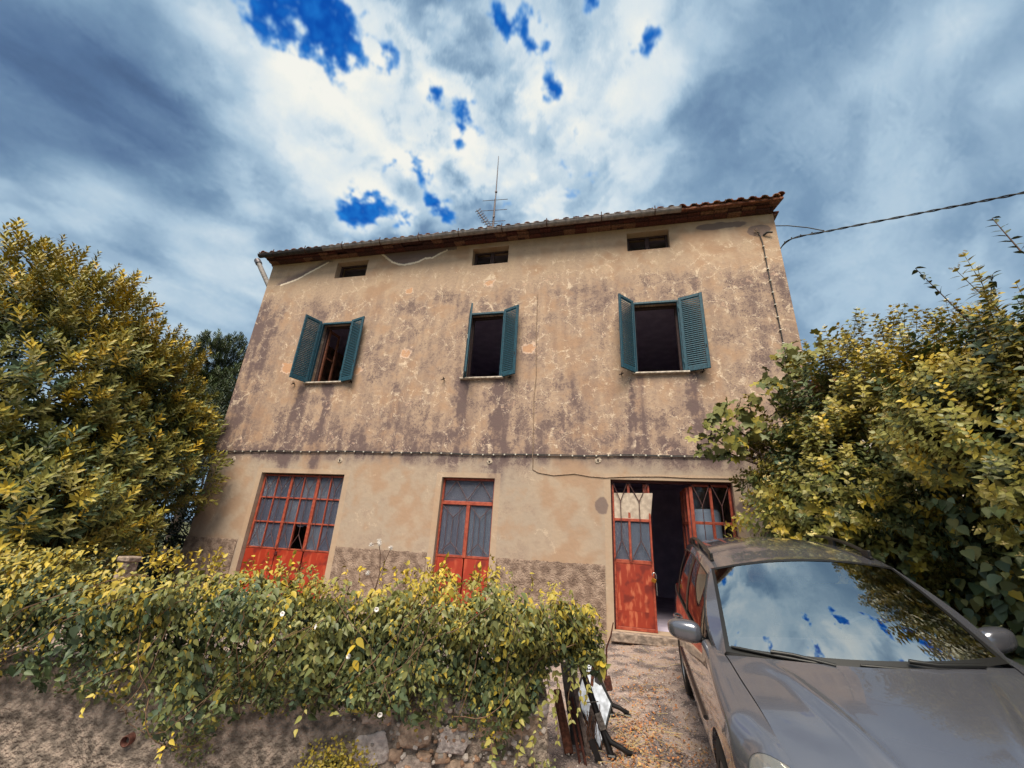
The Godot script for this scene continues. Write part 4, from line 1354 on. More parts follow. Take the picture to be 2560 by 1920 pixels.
	# power line from the right wall
	root = thing("power_line", "thick twisted power cable running from the house corner across the sky", "cable", Vector3(3.7, 6.1, -8.4))
	path = []
	var pw := [Vector3(3.70, 6.02, -8.5), Vector3(3.95, 6.26, -8.35), Vector3(4.586, 6.213, -7.8), Vector3(5.569, 5.777, -7.0), Vector3(6.008, 5.127, -6.0), Vector3(6.4, 4.55, -5.0), Vector3(8.6, 5.0, 0.0), Vector3(11.5, 6.6, 6.0)]
	pw[1] = Vector3(3.872, 6.418, -8.3).lerp(Vector3(4.586, 6.213, -7.8), 0.12)
	var cv := Curve3D.new()
	for k in pw.size():
		var tan: Vector3 = (pw[mini(k + 1, pw.size() - 1)] - pw[maxi(k - 1, 0)]) * 0.16
		cv.add_point(pw[k], -tan, tan)
	var pts := cv.tessellate_even_length(6, 0.06)
	for strand in 2:
		g = MB.new()
		path = []
		for k in pts.size():
			var ph := k * 0.52 + strand * PI
			path.append(pts[k] + Vector3(0, cos(ph) * 0.012, sin(ph) * 0.012))
		g.tube(path, [0.0105], 6)
		obj("strand", g, black, root)
	g = MB.new()
	g.tube([Vector3(3.68, 6.80, -8.2), Vector3(3.95, 6.68, -8.1), Vector3(4.25, 6.50, -8.0), Vector3(4.45, 6.29, -7.88)], [0.011], 5)
	obj("stay_wire", g, black, root)
	for k in 6:
		var p: Vector3 = pts[8 + k * 4] + Vector3(0, 0.02, 0)
		bx("tie", p, Vector3(0.02, 0.05, 0.02), black, root, 0.003)
	# neighbour's house far behind the shrubs
	var nh := thing("distant_house", "white house with red roof glimpsed through the right shrubs", "house", Vector3(14.6, -1.7, -24))
	var white := worn(Color(0.72, 0.68, 0.66), Color(0.82, 0.79, 0.77), 145, 0.5, 0.9)
	bx("wall", Vector3(14.6, 3.6, -26), Vector3(4.6, 10.8, 4.0), white, nh, 0.0)
	g = MB.new()
	var rp := [Vector3(12.1, 8.95, -23.7), Vector3(17.1, 8.95, -23.7), Vector3(17.1, 10.0, -26), Vector3(12.1, 10.0, -26), Vector3(12.1, 8.95, -28.3), Vector3(17.1, 8.95, -28.3)]
	g.quad(rp[0], rp[1], rp[2], rp[3]); g.quad(rp[3], rp[2], rp[5], rp[4])
	g.tri(rp[1], rp[5], rp[2]); g.tri(rp[4], rp[0], rp[3]); g.quad(rp[4], rp[5], rp[1], rp[0])
	obj("roof", g, worn(Color(0.60, 0.26, 0.2), Color(0.7, 0.36, 0.28), 146, 1.0, 0.9), nh)
	for wx in [13.4, 15.6]:
		for wy in [3.6, 6.6]:
			var w := bx("window", Vector3(wx, wy, -23.99), Vector3(0.9, 1.3, 0.06), mat(Color(0.35, 0.25, 0.2), 0.7), nh, 0.0)
			bx("pane", Vector3(wx, wy, -23.95), Vector3(0.76, 1.16, 0.03), mat(Color(0.12, 0.13, 0.16), 0.1), w, 0.0)

# ------------------------------------------------------------------ the low wall and its hedge
func build_low_wall() -> void:
	var render := mat(Color.WHITE, 0.95, 0.0, 0.25)
	render.albedo_texture = noise_tex(151, 0.024, 7, [[0.2, 0.42, 0.55, 0.8], [Color(0.32, 0.29, 0.27), Color(0.45, 0.41, 0.38), Color(0.55, 0.50, 0.46), Color(0.68, 0.61, 0.56)]], 512)
	render.heightmap_enabled = true
	render.heightmap_texture = noise_tex(152, 0.075, 6, [], 512)
	render.heightmap_scale = 2.4
	render.uv1_triplanar = true
	render.uv1_world_triplanar = true
	render.uv1_scale = Vector3(0.8, 0.8, 0.8)
	var root := thing("low_wall", "crumbling rendered stone wall below the creeper hedge", "wall", wp(0, 0, -1.75))
	var n := noise(153, 0.9, 5)
	var g := MB.new()
	var rows := []
	# outline of the cross-section from the foot of the face over the top to the back foot
	var prof := []
	for k in 15:
		prof.append(Vector2(0.03 - 0.03 * k / 14.0, lerpf(-2.4, -1.17, k / 14.0)))
	prof.append(Vector2(-0.03, -1.145))
	for k in 5:
		prof.append(Vector2(lerpf(-0.1, -0.34, k / 4.0), -1.14))
	prof.append(Vector2(-0.37, -1.18)); prof.append(Vector2(-0.38, -2.2))
	for p in prof:
		var row := []
		for k in 106:
			var a := k * 0.09
			var q := wp(a, p.x, p.y)
			var dn := n.get_noise_3d(q.x * 1.4, q.y * 1.4, q.z * 1.4)
			var crumb := smoothstep(0.9, 0.2, a) * 0.02 * n.get_noise_3d(q.x * 6, q.y * 6, 3.0)
			row.append(wp(a, p.x + 0.055 * dn + crumb + (0.05 * smoothstep(1.3, 1.8, a) if p.x > -0.1 else 0.0), p.y + 0.02 * n.get_noise_2d(a * 3.0, p.x * 9.0)))
		rows.append(row)
	g.grid(rows, true)
	# free end
	var cap := []
	for p in prof:
		cap.append(wp(0, p.x + 0.055 * n.get_noise_3d(wp(0, p.x, p.y).x * 1.4, p.y * 1.4, wp(0, p.x, p.y).z * 1.4), p.y))
	for k in prof.size() - 1:
		g.tri(wp(0, -0.18, -1.7), cap[k], cap[k + 1])
		g.tri(wp(0, -0.18, -1.7), cap[k + 1], cap[k])
	obj("render_coat", g, render, root)
	# bared stones near the free end
	var stone_m := [worn(Color(0.55, 0.49, 0.46), Color(0.72, 0.66, 0.62), 154, 2.5, 0.95, 2.0), worn(Color(0.55, 0.47, 0.41), Color(0.70, 0.61, 0.54), 155, 2.5, 0.95, 2.0), worn(Color(0.60, 0.56, 0.55), Color(0.80, 0.75, 0.73), 156, 2.5, 0.95, 2.0), worn(Color(0.56, 0.46, 0.40), Color(0.68, 0.58, 0.50), 157, 2.5, 0.95, 1.0)]
	var big := [[0.30, -1.34, 0.56, 0.17, 1], [0.88, -1.22, 0.26, 0.13, 0], [0.62, -1.24, 0.22, 0.10, 2], [1.02, -1.42, 0.24, 0.20, 1], [0.72, -1.46, 0.24, 0.16, 2], [0.22, -1.56, 0.42, 0.20, 0], [0.62, -1.66, 0.30, 0.18, 1], [0.98, -1.68, 0.28, 0.22, 0], [1.32, -1.30, 0.28, 0.18, 0], [1.34, -1.54, 0.30, 0.22, 2], [0.06, -1.22, 0.14, 0.09, 2], [0.26, -1.20, 0.20, 0.08, 0], [0.45, -1.19, 0.14, 0.08, 2], [0.66, -1.36, 0.10, 0.06, 3], [0.80, -1.56, 0.10, 0.07, 3], [0.92, -1.56, 0.12, 0.06, 3], [1.14, -1.56, 0.10, 0.08, 3], [0.44, -1.46, 0.12, 0.07, 3], [1.2, -1.2, 0.14, 0.08, 2], [0.05, -1.40, 0.12, 0.16, 0], [0.5, -1.78, 0.22, 0.12, 3], [0.12, -1.80, 0.26, 0.16, 2]]
	for s in big:
		var m := MB.new()
		var r2 := []
		var sn := noise(int(s[0] * 1000) + 7, 2.2, 3)
		for i in 9:
			var th := PI * i / 8.0
			var row := []
			for j in 13:
				var ph := TAU * (j % 12) / 12.0
				var d := Vector3(sin(th) * cos(ph), cos(th), sin(th) * sin(ph))
				# boxy pebble
				var e := Vector3(signf(d.x) * pow(absf(d.x), 0.45), signf(d.y) * pow(absf(d.y), 0.45), signf(d.z) * pow(absf(d.z), 0.6))
				e *= 1.0 + 0.35 * sn.get_noise_3dv(d * 0.9)
				row.append(Vector3(e.x * s[2] * 0.5, e.y * s[3] * 0.5, e.z * 0.05))
			r2.append(row)
		m.grid(r2)
		var bs := Basis(Vector3(-0.976, 0, 0.217), Vector3.UP, Vector3(0.217, 0, 0.976)) 
		bs = Basis(Vector3(0.976, 0, -0.217), Vector3.UP, Vector3(0.217, 0, 0.976)) * Basis(Vector3.BACK, rng.randf_range(-0.12, 0.12))
		obj("stone", m, stone_m[s[4]], root, Transform3D(bs, wp(s[0], -0.010 + rng.randf_range(-0.016, 0.012), s[1])))
	# rubble specks in the mortar
	var peb := MB.new()
	peb.box(Vector3.ZERO, Vector3(0.03, 0.022, 0.02), 0.006)
	var xf := []
	var cols := []
	for k in 420:
		var a := absf(rng.randfn(0.0, 1.0)) * 1.0
		xf.append(Transform3D(Basis.from_euler(Vector3(rng.randf() * 6, rng.randf() * 6, rng.randf() * 6)) * Basis.from_scale(Vector3.ONE * rng.randf_range(0.4, 1.5)), wp(a, 0.02 + rng.randf_range(-0.01, 0.012), rng.randf_range(-1.9, -1.17))))
		var w := rng.randf_range(0.25, 0.6)
		cols.append(Color(w, w * 0.88, w * 0.80) if rng.randf() < 0.7 else Color(w * 0.9, w * 0.55, w * 0.36))
	var pm := mat(Color.WHITE, 0.95)
	pm.vertex_color_use_as_albedo = true
	copies("rubble", peb.mesh(), pm, xf, cols, root)
	# drain spout
	g = MB.new()
	var c := wp(3.15, 0.0, -1.56)
	var out := Vector3(0.217, -0.03, 0.976)
	rows = []
	for q in [[0.036, -0.05], [0.036, 0.10], [0.028, 0.10], [0.026, -0.05], [0.0, -0.05]]:
		var row := []
		for k in 17:
			var a := TAU * k / 16
			row.append(c + out * q[1] + Vector3(-0.976, 0, 0.217) * cos(a) * q[0] + Vector3.UP * sin(a) * q[0])
		rows.append(row)
	g.grid(rows, true)
	obj("drain_pipe", g, worn(Color(0.36, 0.22, 0.2), Color(0.5, 0.33, 0.28), 158, 4, 0.85), root)

# leaf: tip along +y, face towards +z; profile = [[t, half width, sag]]
func leaf_mesh(length: float, width: float, profile: Array, fold := 0.25, tint := Color.WHITE) -> MB:
	var g := MB.new()
	var prev := -1
	for k in profile.size():
		var t: float = profile[k][0]
		var w: float = profile[k][1] * width * 0.5
		var z: float = -profile[k][2] * length
		var p := Vector3(0, t * length, z)
		var nn := Vector3(0, 0.15, 1).normalized()
		var a := g.vert(p + Vector3(-w, 0, w * fold), (nn + Vector3(fold, 0, 0)).normalized(), Vector2.ZERO, tint)
		g.vert(p, nn, Vector2.ZERO, tint)
		g.vert(p + Vector3(w, 0, w * fold), (nn - Vector3(fold, 0, 0)).normalized(), Vector2.ZERO, tint)
		if prev >= 0:
			for q in [0, 1]:
				for e in [prev + q, a + q + 1, prev + q + 1, prev + q, a + q, a + q + 1]:
					g.i.append(e)
		prev = a
	return g

const LANCE := [[0.0, 0.05, 0.0], [0.3, 0.85, 0.01], [0.62, 0.9, 0.05], [1.0, 0.02, 0.16]]
const OVATE := [[0.0, 0.25, 0.0], [0.16, 0.92, 0.0], [0.4, 1.0, 0.03], [0.7, 0.55, 0.10], [1.0, 0.01, 0.22]]
const HEART := [[-0.06, 0.45, 0.0], [0.10, 1.0, 0.0], [0.34, 1.08, 0.02], [0.66, 0.66, 0.08], [0.86, 0.24, 0.15], [1.0, 0.01, 0.22]]

func lobed_leaf(length: float, lobes: Array, tint := Color.WHITE) -> MB:   # a palmate leaf: lobes = [angle, reach, half width]
	var g := MB.new()
	for l in lobes:
		var d := Vector3(sin(l[0]), cos(l[0]), 0)
		var s := Vector3(cos(l[0]), -sin(l[0]), 0)
		var reach: float = l[1] * length
		var w: float = l[2] * length
		var o := g.vert(Vector3.ZERO, Vector3(0, 0.2, 1).normalized(), Vector2.ZERO, tint)
		var zz := 0.05 * length
		var pts := [s * -w * 0.55 + d * reach * 0.25, s * -w + d * reach * 0.62 + Vector3(0, 0, zz), d * reach + Vector3(0, 0, -zz * 1.6), s * w + d * reach * 0.62 + Vector3(0, 0, zz), s * w * 0.55 + d * reach * 0.25]
		for p in pts:
			g.vert(p, Vector3(p.x * -0.5 / length, 0.2, 1).normalized(), Vector2.ZERO, tint)
		g.vert(d * reach * 0.62 - Vector3(0, 0, zz * 0.3), Vector3(0, 0.2, 1).normalized(), Vector2.ZERO, tint)
		for e in [[0, 1, 2], [0, 2, 6], [6, 2, 3], [6, 3, 4], [0, 6, 4], [0, 4, 5]]:
			g.i.append_array(PackedInt32Array([o + e[0], o + e[1], o + e[2]]))
	return g

func aim(tip: Vector3, face: Vector3) -> Basis:
	var y := tip.normalized()
	var x := y.cross(face)
	if x.length() < 0.01:
		x = y.cross(Vector3(0.3, 0.5, 0.8))
	x = x.normalized()
	return Basis(x, y, x.cross(y))

func rv() -> Vector3:
	return Vector3(rng.randfn(), rng.randfn(), rng.randfn()).limit_length(2.0)

# Puts the leaves of a plant under its root: those that show largest one by one, the others as one part.
func put_leaves(root: Node3D, m: Mesh, xs: Array, cols: Array, single: Array, count: int, lm: Material, called := "leaf", rest_called := "foliage") -> void:
	var order := []
	for k in xs.size():
		if single[k]:
			order.append([xs[k].origin.length(), k])
	order.sort_custom(func(a, b): return a[0] < b[0])
	var alone := {}
	var mats := {}
	for q in mini(count, order.size()):
		var k: int = order[q][1]
		alone[k] = true
		var c: Color = cols[k]
		var key := Vector3i(int(c.r * 40), int(c.g * 40), int(c.b * 60))
		if not mats.has(key):
			var mm: StandardMaterial3D = lm.duplicate()
			mm.albedo_color = Color(c.r, c.g, c.b).linear_to_srgb()
			mats[key] = mm
		obj(called, m, mats[key], root, xs[k])
	var rx := []
	var rc := []
	for k in xs.size():
		if not alone.has(k):
			rx.append(xs[k]); rc.append(cols[k])
	copies(rest_called, m, lm, rx, rc, root)

const YOUNG_OR_LIT := [Color(0.46, 0.33, 0.035), Color(0.40, 0.30, 0.04), Color(0.35, 0.28, 0.045), Color(0.50, 0.34, 0.035)]  # yellow of new growth, also used for light falling on crown tops
const MIDDLE := [Color(0.21, 0.195, 0.045), Color(0.17, 0.17, 0.045), Color(0.25, 0.215, 0.055), Color(0.19, 0.18, 0.05)]
const OLD_OR_SHADED := [Color(0.060, 0.092, 0.045), Color(0.080, 0.110, 0.048), Color(0.105, 0.130, 0.050), Color(0.068, 0.100, 0.058)]  # old leaf greens, also used for shade low down and inside

func pick(a: Array) -> Color:
	var c: Color = a[rng.randi() % a.size()]
	return c * rng.randf_range(0.85, 1.15)

var hn := noise(161, 0.8, 4)

func hedge_point(a: float, th: float, off: float) -> Vector3:
	var ea := 0.72
	var rd := 0.42 + 0.18 * hn.get_noise_2d(a * 1.1, th * 1.4 + 9.0)
	var top := 0.43 + 0.17 * hn.get_noise_2d(a * 1.6, 3.0) + 0.07 * exp(-pow((a - 4.35) / 0.4, 2.0)) + 0.04 * exp(-pow((a - 3.0) / 0.3, 2.0)) - 0.28 * smoothstep(4.6, 6.0, a) + 0.08 * smoothstep(0.9, 0.2, a)
	var drop := 0.42 + 0.10 * hn.get_noise_2d(a * 1.8, 7.0) + 0.34 * exp(-pow((a - 2.75) / 0.40, 2.0)) + 0.22 * exp(-pow((a - 0.35) / 0.3, 2.0)) + 0.08 * exp(-pow((a - 1.2) / 0.3, 2.0))
	var back := 0.42 + 0.30 * smoothstep(0.9, 0.0, a)
	var a_end := a - 0.60 * clampf(0.8 - 1.6 * sin(th), 0.0, 0.8)
	if a_end < 0.15:
		var s := sqrt(clampf(1.0 - pow((0.15 - a_end) / 0.60, 2.0), 0.0, 1.0))
		rd *= lerpf(0.3, 1.0, s); top *= lerpf(0.15, 1.0, s); drop *= lerpf(0.15, 1.0, s); back *= lerpf(0.4, 1.0, s)
	var cx := signf(cos(th)) * pow(absf(cos(th)), ea)
	var sy := signf(sin(th)) * pow(absf(sin(th)), ea)
	var d := -0.06 + cx * ((rd if cx > 0 else back) + off)
	return wp(a, d, -0.83 + sy * ((top if sy > 0 else drop) + off))

func build_hedge() -> void:
	var root := thing("creeper_hedge", "long creeper hedge spilling over the low stone wall", "hedge", wp(4.0, -0.1, -1.14))
	var lm := leaf_mat(0.35)
	var ov := leaf_mesh(1.0, 0.54, OVATE, 0.34)
	var m := ov.mesh()
	var xs := []
	var cols := []
	var single := []
	var bark := worn(Color(0.30, 0.22, 0.17), Color(0.46, 0.36, 0.27), 162, 4.0, 0.9)
	for s in 7600:
		var a := rng.randf_range(-0.42, 9.2)
		if s < 1300: a = rng.randf_range(-0.42, 2.8)
		var th := rng.randf_range(0.15, 2.3) if rng.randf() < 0.6 else rng.randf_range(-0.9, 1.0)
		if s % 5 == 0: th = rng.randf_range(-0.05, 0.40)
		var layer := rng.randf_range(-0.26, 0.03)
		if rng.randf() < 0.36: layer = rng.randf_range(-0.05, 0.07)
		var hollow := hn.get_noise_3d(a * 2.6, th * 2.2, 5.0)
		if layer > -0.10 and hollow < -0.13: continue
		var size := 0.028 + 0.050 * pow(rng.randf(), 1.7)
		var kind := rng.randf()
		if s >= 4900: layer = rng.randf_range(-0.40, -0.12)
		var tone := pick(MIDDLE).lerp(pick(OLD_OR_SHADED), clampf(0.88 - 0.42 * th + 0.9 * hn.get_noise_3d(a * 1.3, th * 1.5, 17.0) + rng.randf_range(-0.35, 0.35), 0.0, 1.0))  # darker towards the bottom: partly leaf age, partly shade put into the colour
		var new_or_lit := kind < 0.03 + 0.24 * smoothstep(2.2, 4.2, a) + 0.42 * smoothstep(0.7, 1.5, th) and th > -0.1  # yellow on top: new growth, with light from above painted in
		var drift := rng.randf_range(-0.5, 0.5) + 0.5 * smoothstep(2.0, 5.0, a)
		var n := rng.randi_range(9, 17)
		var step := -rng.randf_range(0.05, 0.095)
		for k in n:
			th += step
			a += drift * 0.035
			if th < -1.35: break
			if a < -0.43 or a > 9.3: break
			var t := k / float(n)
			var p := hedge_point(a, th, layer + 0.02 * sin(k * 1.3))
			var q := hedge_point(a + drift * 0.02, th - 0.05, layer)
			var nrm := (hedge_point(a, th, 0.3) - hedge_point(a, th, 0.0)).normalized()
			var down := (q - p).normalized()
			var side := down.cross(nrm) * (1.0 if k % 2 else -1.0)
			var tip := (down * 0.7 + side * rng.randf_range(0.5, 1.1) + Vector3(0, -0.30, 0) + rv() * 0.32).normalized()
			var face := (nrm * 0.7 + Vector3(0, 0.75, 0) + rv() * 0.42).normalized()
			var sz := size * lerpf(1.1, 0.55, t) * rng.randf_range(0.75, 1.25)
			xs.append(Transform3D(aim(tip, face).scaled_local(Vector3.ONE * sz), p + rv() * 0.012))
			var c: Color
			if new_or_lit: c = pick(YOUNG_OR_LIT).lerp(pick(MIDDLE), 0.15 + 0.5 * rng.randf() * (1.0 - t))
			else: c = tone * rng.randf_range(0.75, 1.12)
			if s >= 4900: c = pick(OLD_OR_SHADED) * 0.9  # inner strands coloured dark to imitate shade in the gaps
			elif t > 0.7 and rng.randf() < 0.35: c = c.lerp(pick(YOUNG_OR_LIT), 0.55)
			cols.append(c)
			single.append(layer > -0.06 and sz > 0.042 and nrm.dot(-p.normalized()) > 0.1)
	# trailing yellow shoots hanging below the mass
	for q in [[4.35, 0.26], [3.25, 0.22], [2.62, 0.5], [0.22, 0.42], [0.02, 0.36], [-0.16, 0.5], [-0.22, 0.45], [-0.05, 0.55], [0.1, 0.6], [-0.28, 0.3], [1.75, 0.26], [1.55, 0.15], [0.42, 0.3]]:
		var g := MB.new()
		var a: float = q[0]
		var p := hedge_point(a, -0.6, 0.04)
		var path := []
		for k in int(q[1] / 0.036):
			if rng.randf() < 0.25: continue
			p += Vector3(0.012 * sin(k * 0.7 + a), -0.036, 0.010 + 0.006 * cos(k * 0.5))
			path.append(p)
			for s in [-1.0, 1.0]:
				var sz := rng.randf_range(0.025, 0.062)
				if rng.randf() < 0.3: continue
				xs.append(Transform3D(aim(Vector3(s * rng.randf_range(0.3, 0.9), -0.6, 0.25) + rv() * 0.35, Vector3(s * 0.2, 0.5, 0.9) + rv() * 0.2).scaled_local(Vector3.ONE * sz), p))
				cols.append(pick(YOUNG_OR_LIT) if q[0] > 2.0 and rng.randf() < 0.7 else pick(MIDDLE) * 1.1)
				single.append(true)
		if path.size() > 2:
			g.tube(path, [0.003], 4)
			obj("stem", g, bark, root)
	# shoots that stand up from the top, in front of the doors
	for k in 84:
		var a: float = [rng.randf_range(0.4, 1.3), rng.randf_range(2.6, 3.7), rng.randf_range(0.0, 8.5)][k % 3]
		var p := hedge_point(a, rng.randf_range(1.2, 1.9), 0.0)
		var dir := Vector3(rng.randf_range(-0.4, 0.4), 1, rng.randf_range(-0.2, 0.3)).normalized()
		var path := [p]
		for s in rng.randi_range(4, 9):
			dir = (dir + rv() * 0.12).normalized()
			p += dir * 0.024
			path.append(p)
			var sz := rng.randf_range(0.025, 0.058)
			xs.append(Transform3D(aim(rv() + Vector3(0, 0.5, 0), rv() + Vector3(0, 0.6, 0.6)).scaled_local(Vector3.ONE * sz), p))
			cols.append(pick(YOUNG_OR_LIT))
			single.append(false)
		var g := MB.new()
		g.tube(path, [0.0028, 0.002], 4)
		obj("stem", g, bark, root)
	# bare runners across the face
	for k in 34:
		var a := rng.randf_range(-0.2, 4.5)
		var th := rng.randf_range(0.0, 1.0)
		var path := []
		var dr := rng.randf_range(-0.05, 0.09)
		for s in rng.randi_range(10, 18):
			path.append(hedge_point(a, th, 0.045 + 0.012 * sin(s * 0.9)))
			a += dr; th -= 0.085
			if th < -1.2: break
		var g := MB.new()
		g.tube(path, [rng.randf_range(0.002, 0.004)], 4)
		obj("stem", g, bark, root)
	put_leaves(root, m, xs, cols, single, 300, lm)
	# old wood inside that carries it
	for k in 16:
		var a := k * 0.6 + 0.1
		var g := MB.new()
		g.tube([wp(a, -0.25, -1.4), wp(a + rng.randf_range(-0.1, 0.1), -0.2, -0.95), wp(a + rng.randf_range(-0.2, 0.2), -0.1, -0.6)], [0.018, 0.014, 0.006], 6)
		obj("branch", g, bark, root)
	# bindweed blossoms
	var wm := mat(Color(0.88, 0.86, 0.85), 0.7)
	var fl := MB.new()
	var rows := []
	for q in [[0.003, -0.012], [0.006, -0.002], [0.013, 0.003], [0.017, 0.0]]:
		var row := []
		for s in 11:
			var an := TAU * s / 10
			row.append(Vector3(cos(an) * q[0] * (1.0 + 0.12 * (s % 2)), sin(an) * q[0] * (1.0 + 0.12 * (s % 2)), q[1]))
		rows.append(row)
	fl.grid(rows)
	var flm := fl.mesh()
	for q in [[2.02, 0.35], [1.75, 0.22], [1.5, -0.02], [1.2, -0.62], [1.36, 0.5]]:
		var p := hedge_point(q[0], q[1], 0.07)
		obj("blossom", flm, wm, root, Transform3D(aim(Vector3(0, 1, 0) + rv() * 0.3, Vector3(0.1, 0.35, 1) + rv() * 0.3), p))
	# weeds rooted in the wall
	wall_weed(wp(1.55, 0.06, -1.62), 0.30, 0.17, 900, "mat of tiny-leaved yellow-green weed growing from the middle of the low wall")
	wall_weed(wp(0.02, 0.10, -1.62), 0.17, 0.14, 350, "small green weed at the foot of the low wall's free end")
	wall_weed(wp(2.62, 0.05, -1.52), 0.13, 0.30, 320, "narrow weed trailing down the low wall beside the drain pipe")
	wall_weed(wp(5.1, 0.06, -1.56), 0.10, 0.16, 160, "dark weed tuft on the left stretch of the low wall")
	# a thistle gone to seed behind the hedge
	var th := thing("thistle", "tall bare thistle stalk with white seed heads above the hedge", "plant", Vector3(-2.45, -1.35, -4.5))
	var g := MB.new()
	g.tube([Vector3(-2.48, -1.36, -4.5), Vector3(-2.50, -0.62, -4.55), Vector3(-2.47, -0.42, -4.55), Vector3(-2.53, -0.22, -4.6), Vector3(-2.57, -0.11, -4.6)], [0.012, 0.009, 0.006, 0.005, 0.004], 5)
	g.tube([Vector3(-2.47, -0.42, -4.55), Vector3(-2.43, -0.26, -4.58), Vector3(-2.40, -0.17, -4.58)], [0.006, 0.004, 0.003], 5)
	g.tube([Vector3(-2.57, -0.12, -4.6), Vector3(-2.64, -0.13, -4.6), Vector3(-2.66, -0.15, -4.6)], [0.004, 0.003], 4)
	g.tube([Vector3(-2.49, -0.60, -4.55), Vector3(-2.60, -0.44, -4.56)], [0.005, 0.003], 4)
	obj("stalk", g, worn(Color(0.28, 0.20, 0.17), Color(0.40, 0.30, 0.24), 163, 5, 0.9), th)
	for q in [Vector3(-2.57, -0.09, -4.6), Vector3(-2.62, -0.43, -4.56), Vector3(-2.545, -0.12, -4.58), Vector3(-2.40, -0.155, -4.58), Vector3(-2.66, -0.14, -4.6)]:
		var s := MB.new()
		for k in 40:
			var d := rv().normalized()
			s.tube([q, q + d * 0.03], [0.0022, 0.001], 3, false)
		obj("seed_head", s, wm, th)

func wall_weed(at: Vector3, w: float, h: float, n: int, label: String) -> void:
	var root := thing("wall_weed", label, "weed", at, "weeds on the low wall")
	var m := leaf_mesh(1.0, 0.9, OVATE, 0.2).mesh()
	var xs := []
	var cols := []
	for k in n:
		var u := rng.randfn() * 0.5
		var v := rng.randfn() * 0.5
		if u * u + v * v > 1.1: continue
		var p := at + Vector3(-0.976, 0, 0.217) * u * w + Vector3(0, v * h, 0) + Vector3(0.217, 0.2, 0.976) * rng.randf_range(0.0, 0.07)
		xs.append(Transform3D(aim(rv() + Vector3(0, -0.3, 0.3), Vector3(0.2, 0.9, 0.9) + rv() * 0.5).scaled_local(Vector3.ONE * rng.randf_range(0.012, 0.026)), p))
		cols.append(pick(YOUNG_OR_LIT).lerp(pick(MIDDLE), rng.randf()) if w > 0.2 else pick(MIDDLE).lerp(pick(OLD_OR_SHADED), rng.randf()))
	copies("leaves", m, leaf_mat(), xs, cols, root)
	var g := MB.new()
	for k in 6:
		g.tube([at - Vector3(0, 0, 0.05), at + Vector3(rng.randf_range(-0.5, 0.5) * w, rng.randf_range(-0.5, 0.4) * h, 0.04)], [0.004, 0.002], 4)
	obj("stem", g, worn(Color(0.2, 0.2, 0.1), Color(0.3, 0.28, 0.15), 164, 4, 0.9), root)

# ------------------------------------------------------------------ trees
func shoot_mesh(n: int, length: float, leaf_l: float, leaf_w: float, spread: float, young: float, prof: Array) -> ArrayMesh:
	var g := MB.new()
	for k in n:
		var t := (k + 0.5) / n
		var a := k * 2.4
		var out := Vector3(cos(a), 0, sin(a))
		var tip := (out * lerpf(spread, spread * 0.55, t) + Vector3(0, lerpf(0.35, 1.1, t), 0)).normalized()
		var face := (Vector3(0, 1, 0) - out * 0.35).normalized()
		var shade := lerpf(0.62, 1.0 + young, t * t)
		var l := leaf_mesh(leaf_l * lerpf(1.05, 0.7, t) * (0.85 + 0.3 * fmod(k * 0.37, 1.0)), leaf_w, prof, 0.22, Color(shade * (1.0 + 0.25 * young * t), shade, shade * 0.9))
		g.add(l, Transform3D(aim(tip, face), out * 0.006 + Vector3(0, t * length, 0)))
	return g.mesh()

# lobes = [center, radii]; shoots stand on the lobes' skins and a little inside them
func crown(lobes: Array, count: int, seed_: int, up: float, size: Vector2, cfun: Callable, depth := 0.24) -> Array:
	var n := noise(seed_, 0.55, 3)
	var xs := []
	var cols := []
	var area := []
	var total := 0.0
	for l in lobes:
		var r: Vector3 = l[1]
		total += r.x * r.y + r.y * r.z + r.x * r.z
		area.append(total)
	var tries := 0
	while xs.size() < count and tries < count * 6:
		tries += 1
		var q := rng.randf() * total
		var li := 0
		while area[li] < q: li += 1
		var c: Vector3 = lobes[li][0]
		var r: Vector3 = lobes[li][1]
		var d := rv().normalized()
		if d.length() < 0.5: continue
		var p := c + d * r
		var nrm := (d / r).normalized()
		# lumps and hollows
		var lump := n.get_noise_3dv(p * 1.1)
		var lump2 := n.get_noise_3dv(p * 3.0 + Vector3(50, 0, 0))
		p += nrm * (lump * 0.9 + lump2 * 0.35)
		if lump2 < -0.24 and rng.randf() < 0.75: continue
		var inner := rng.randf()
		p -= nrm * inner * inner * depth * 3.0
		var toward := nrm.dot(-p.normalized())
		if toward < -0.25 and rng.randf() < 0.65: continue
		var buried := false
		for k in lobes.size():
			if k != li and (((p - lobes[k][0]) / lobes[k][1]) as Vector3).length() < 0.80: buried = true
		if buried: continue
		var dir := (nrm * 0.75 + Vector3(0, up, 0) + rv() * 0.28).normalized()
		var s := rng.randf_range(size.x, size.y)
		xs.append(Transform3D(aim(dir, rv()).scaled_local(Vector3.ONE * s), p - dir * 0.1))
		cols.append(cfun.call(p, nrm, lump2))
	return [xs, cols]

func add_inner(r: Array, lobes: Array, count: int, seed_: int, size: Vector2) -> void:   # dark inner leaves, shade of the crown's gaps put into their colour
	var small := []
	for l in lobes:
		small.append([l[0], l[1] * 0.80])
	var q := crown(small, count, seed_, 0.4, size, func(_p: Vector3, _n: Vector3, _l: float) -> Color: return pick(OLD_OR_SHADED), 0.12)
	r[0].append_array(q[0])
	r[1].append_array(q[1])

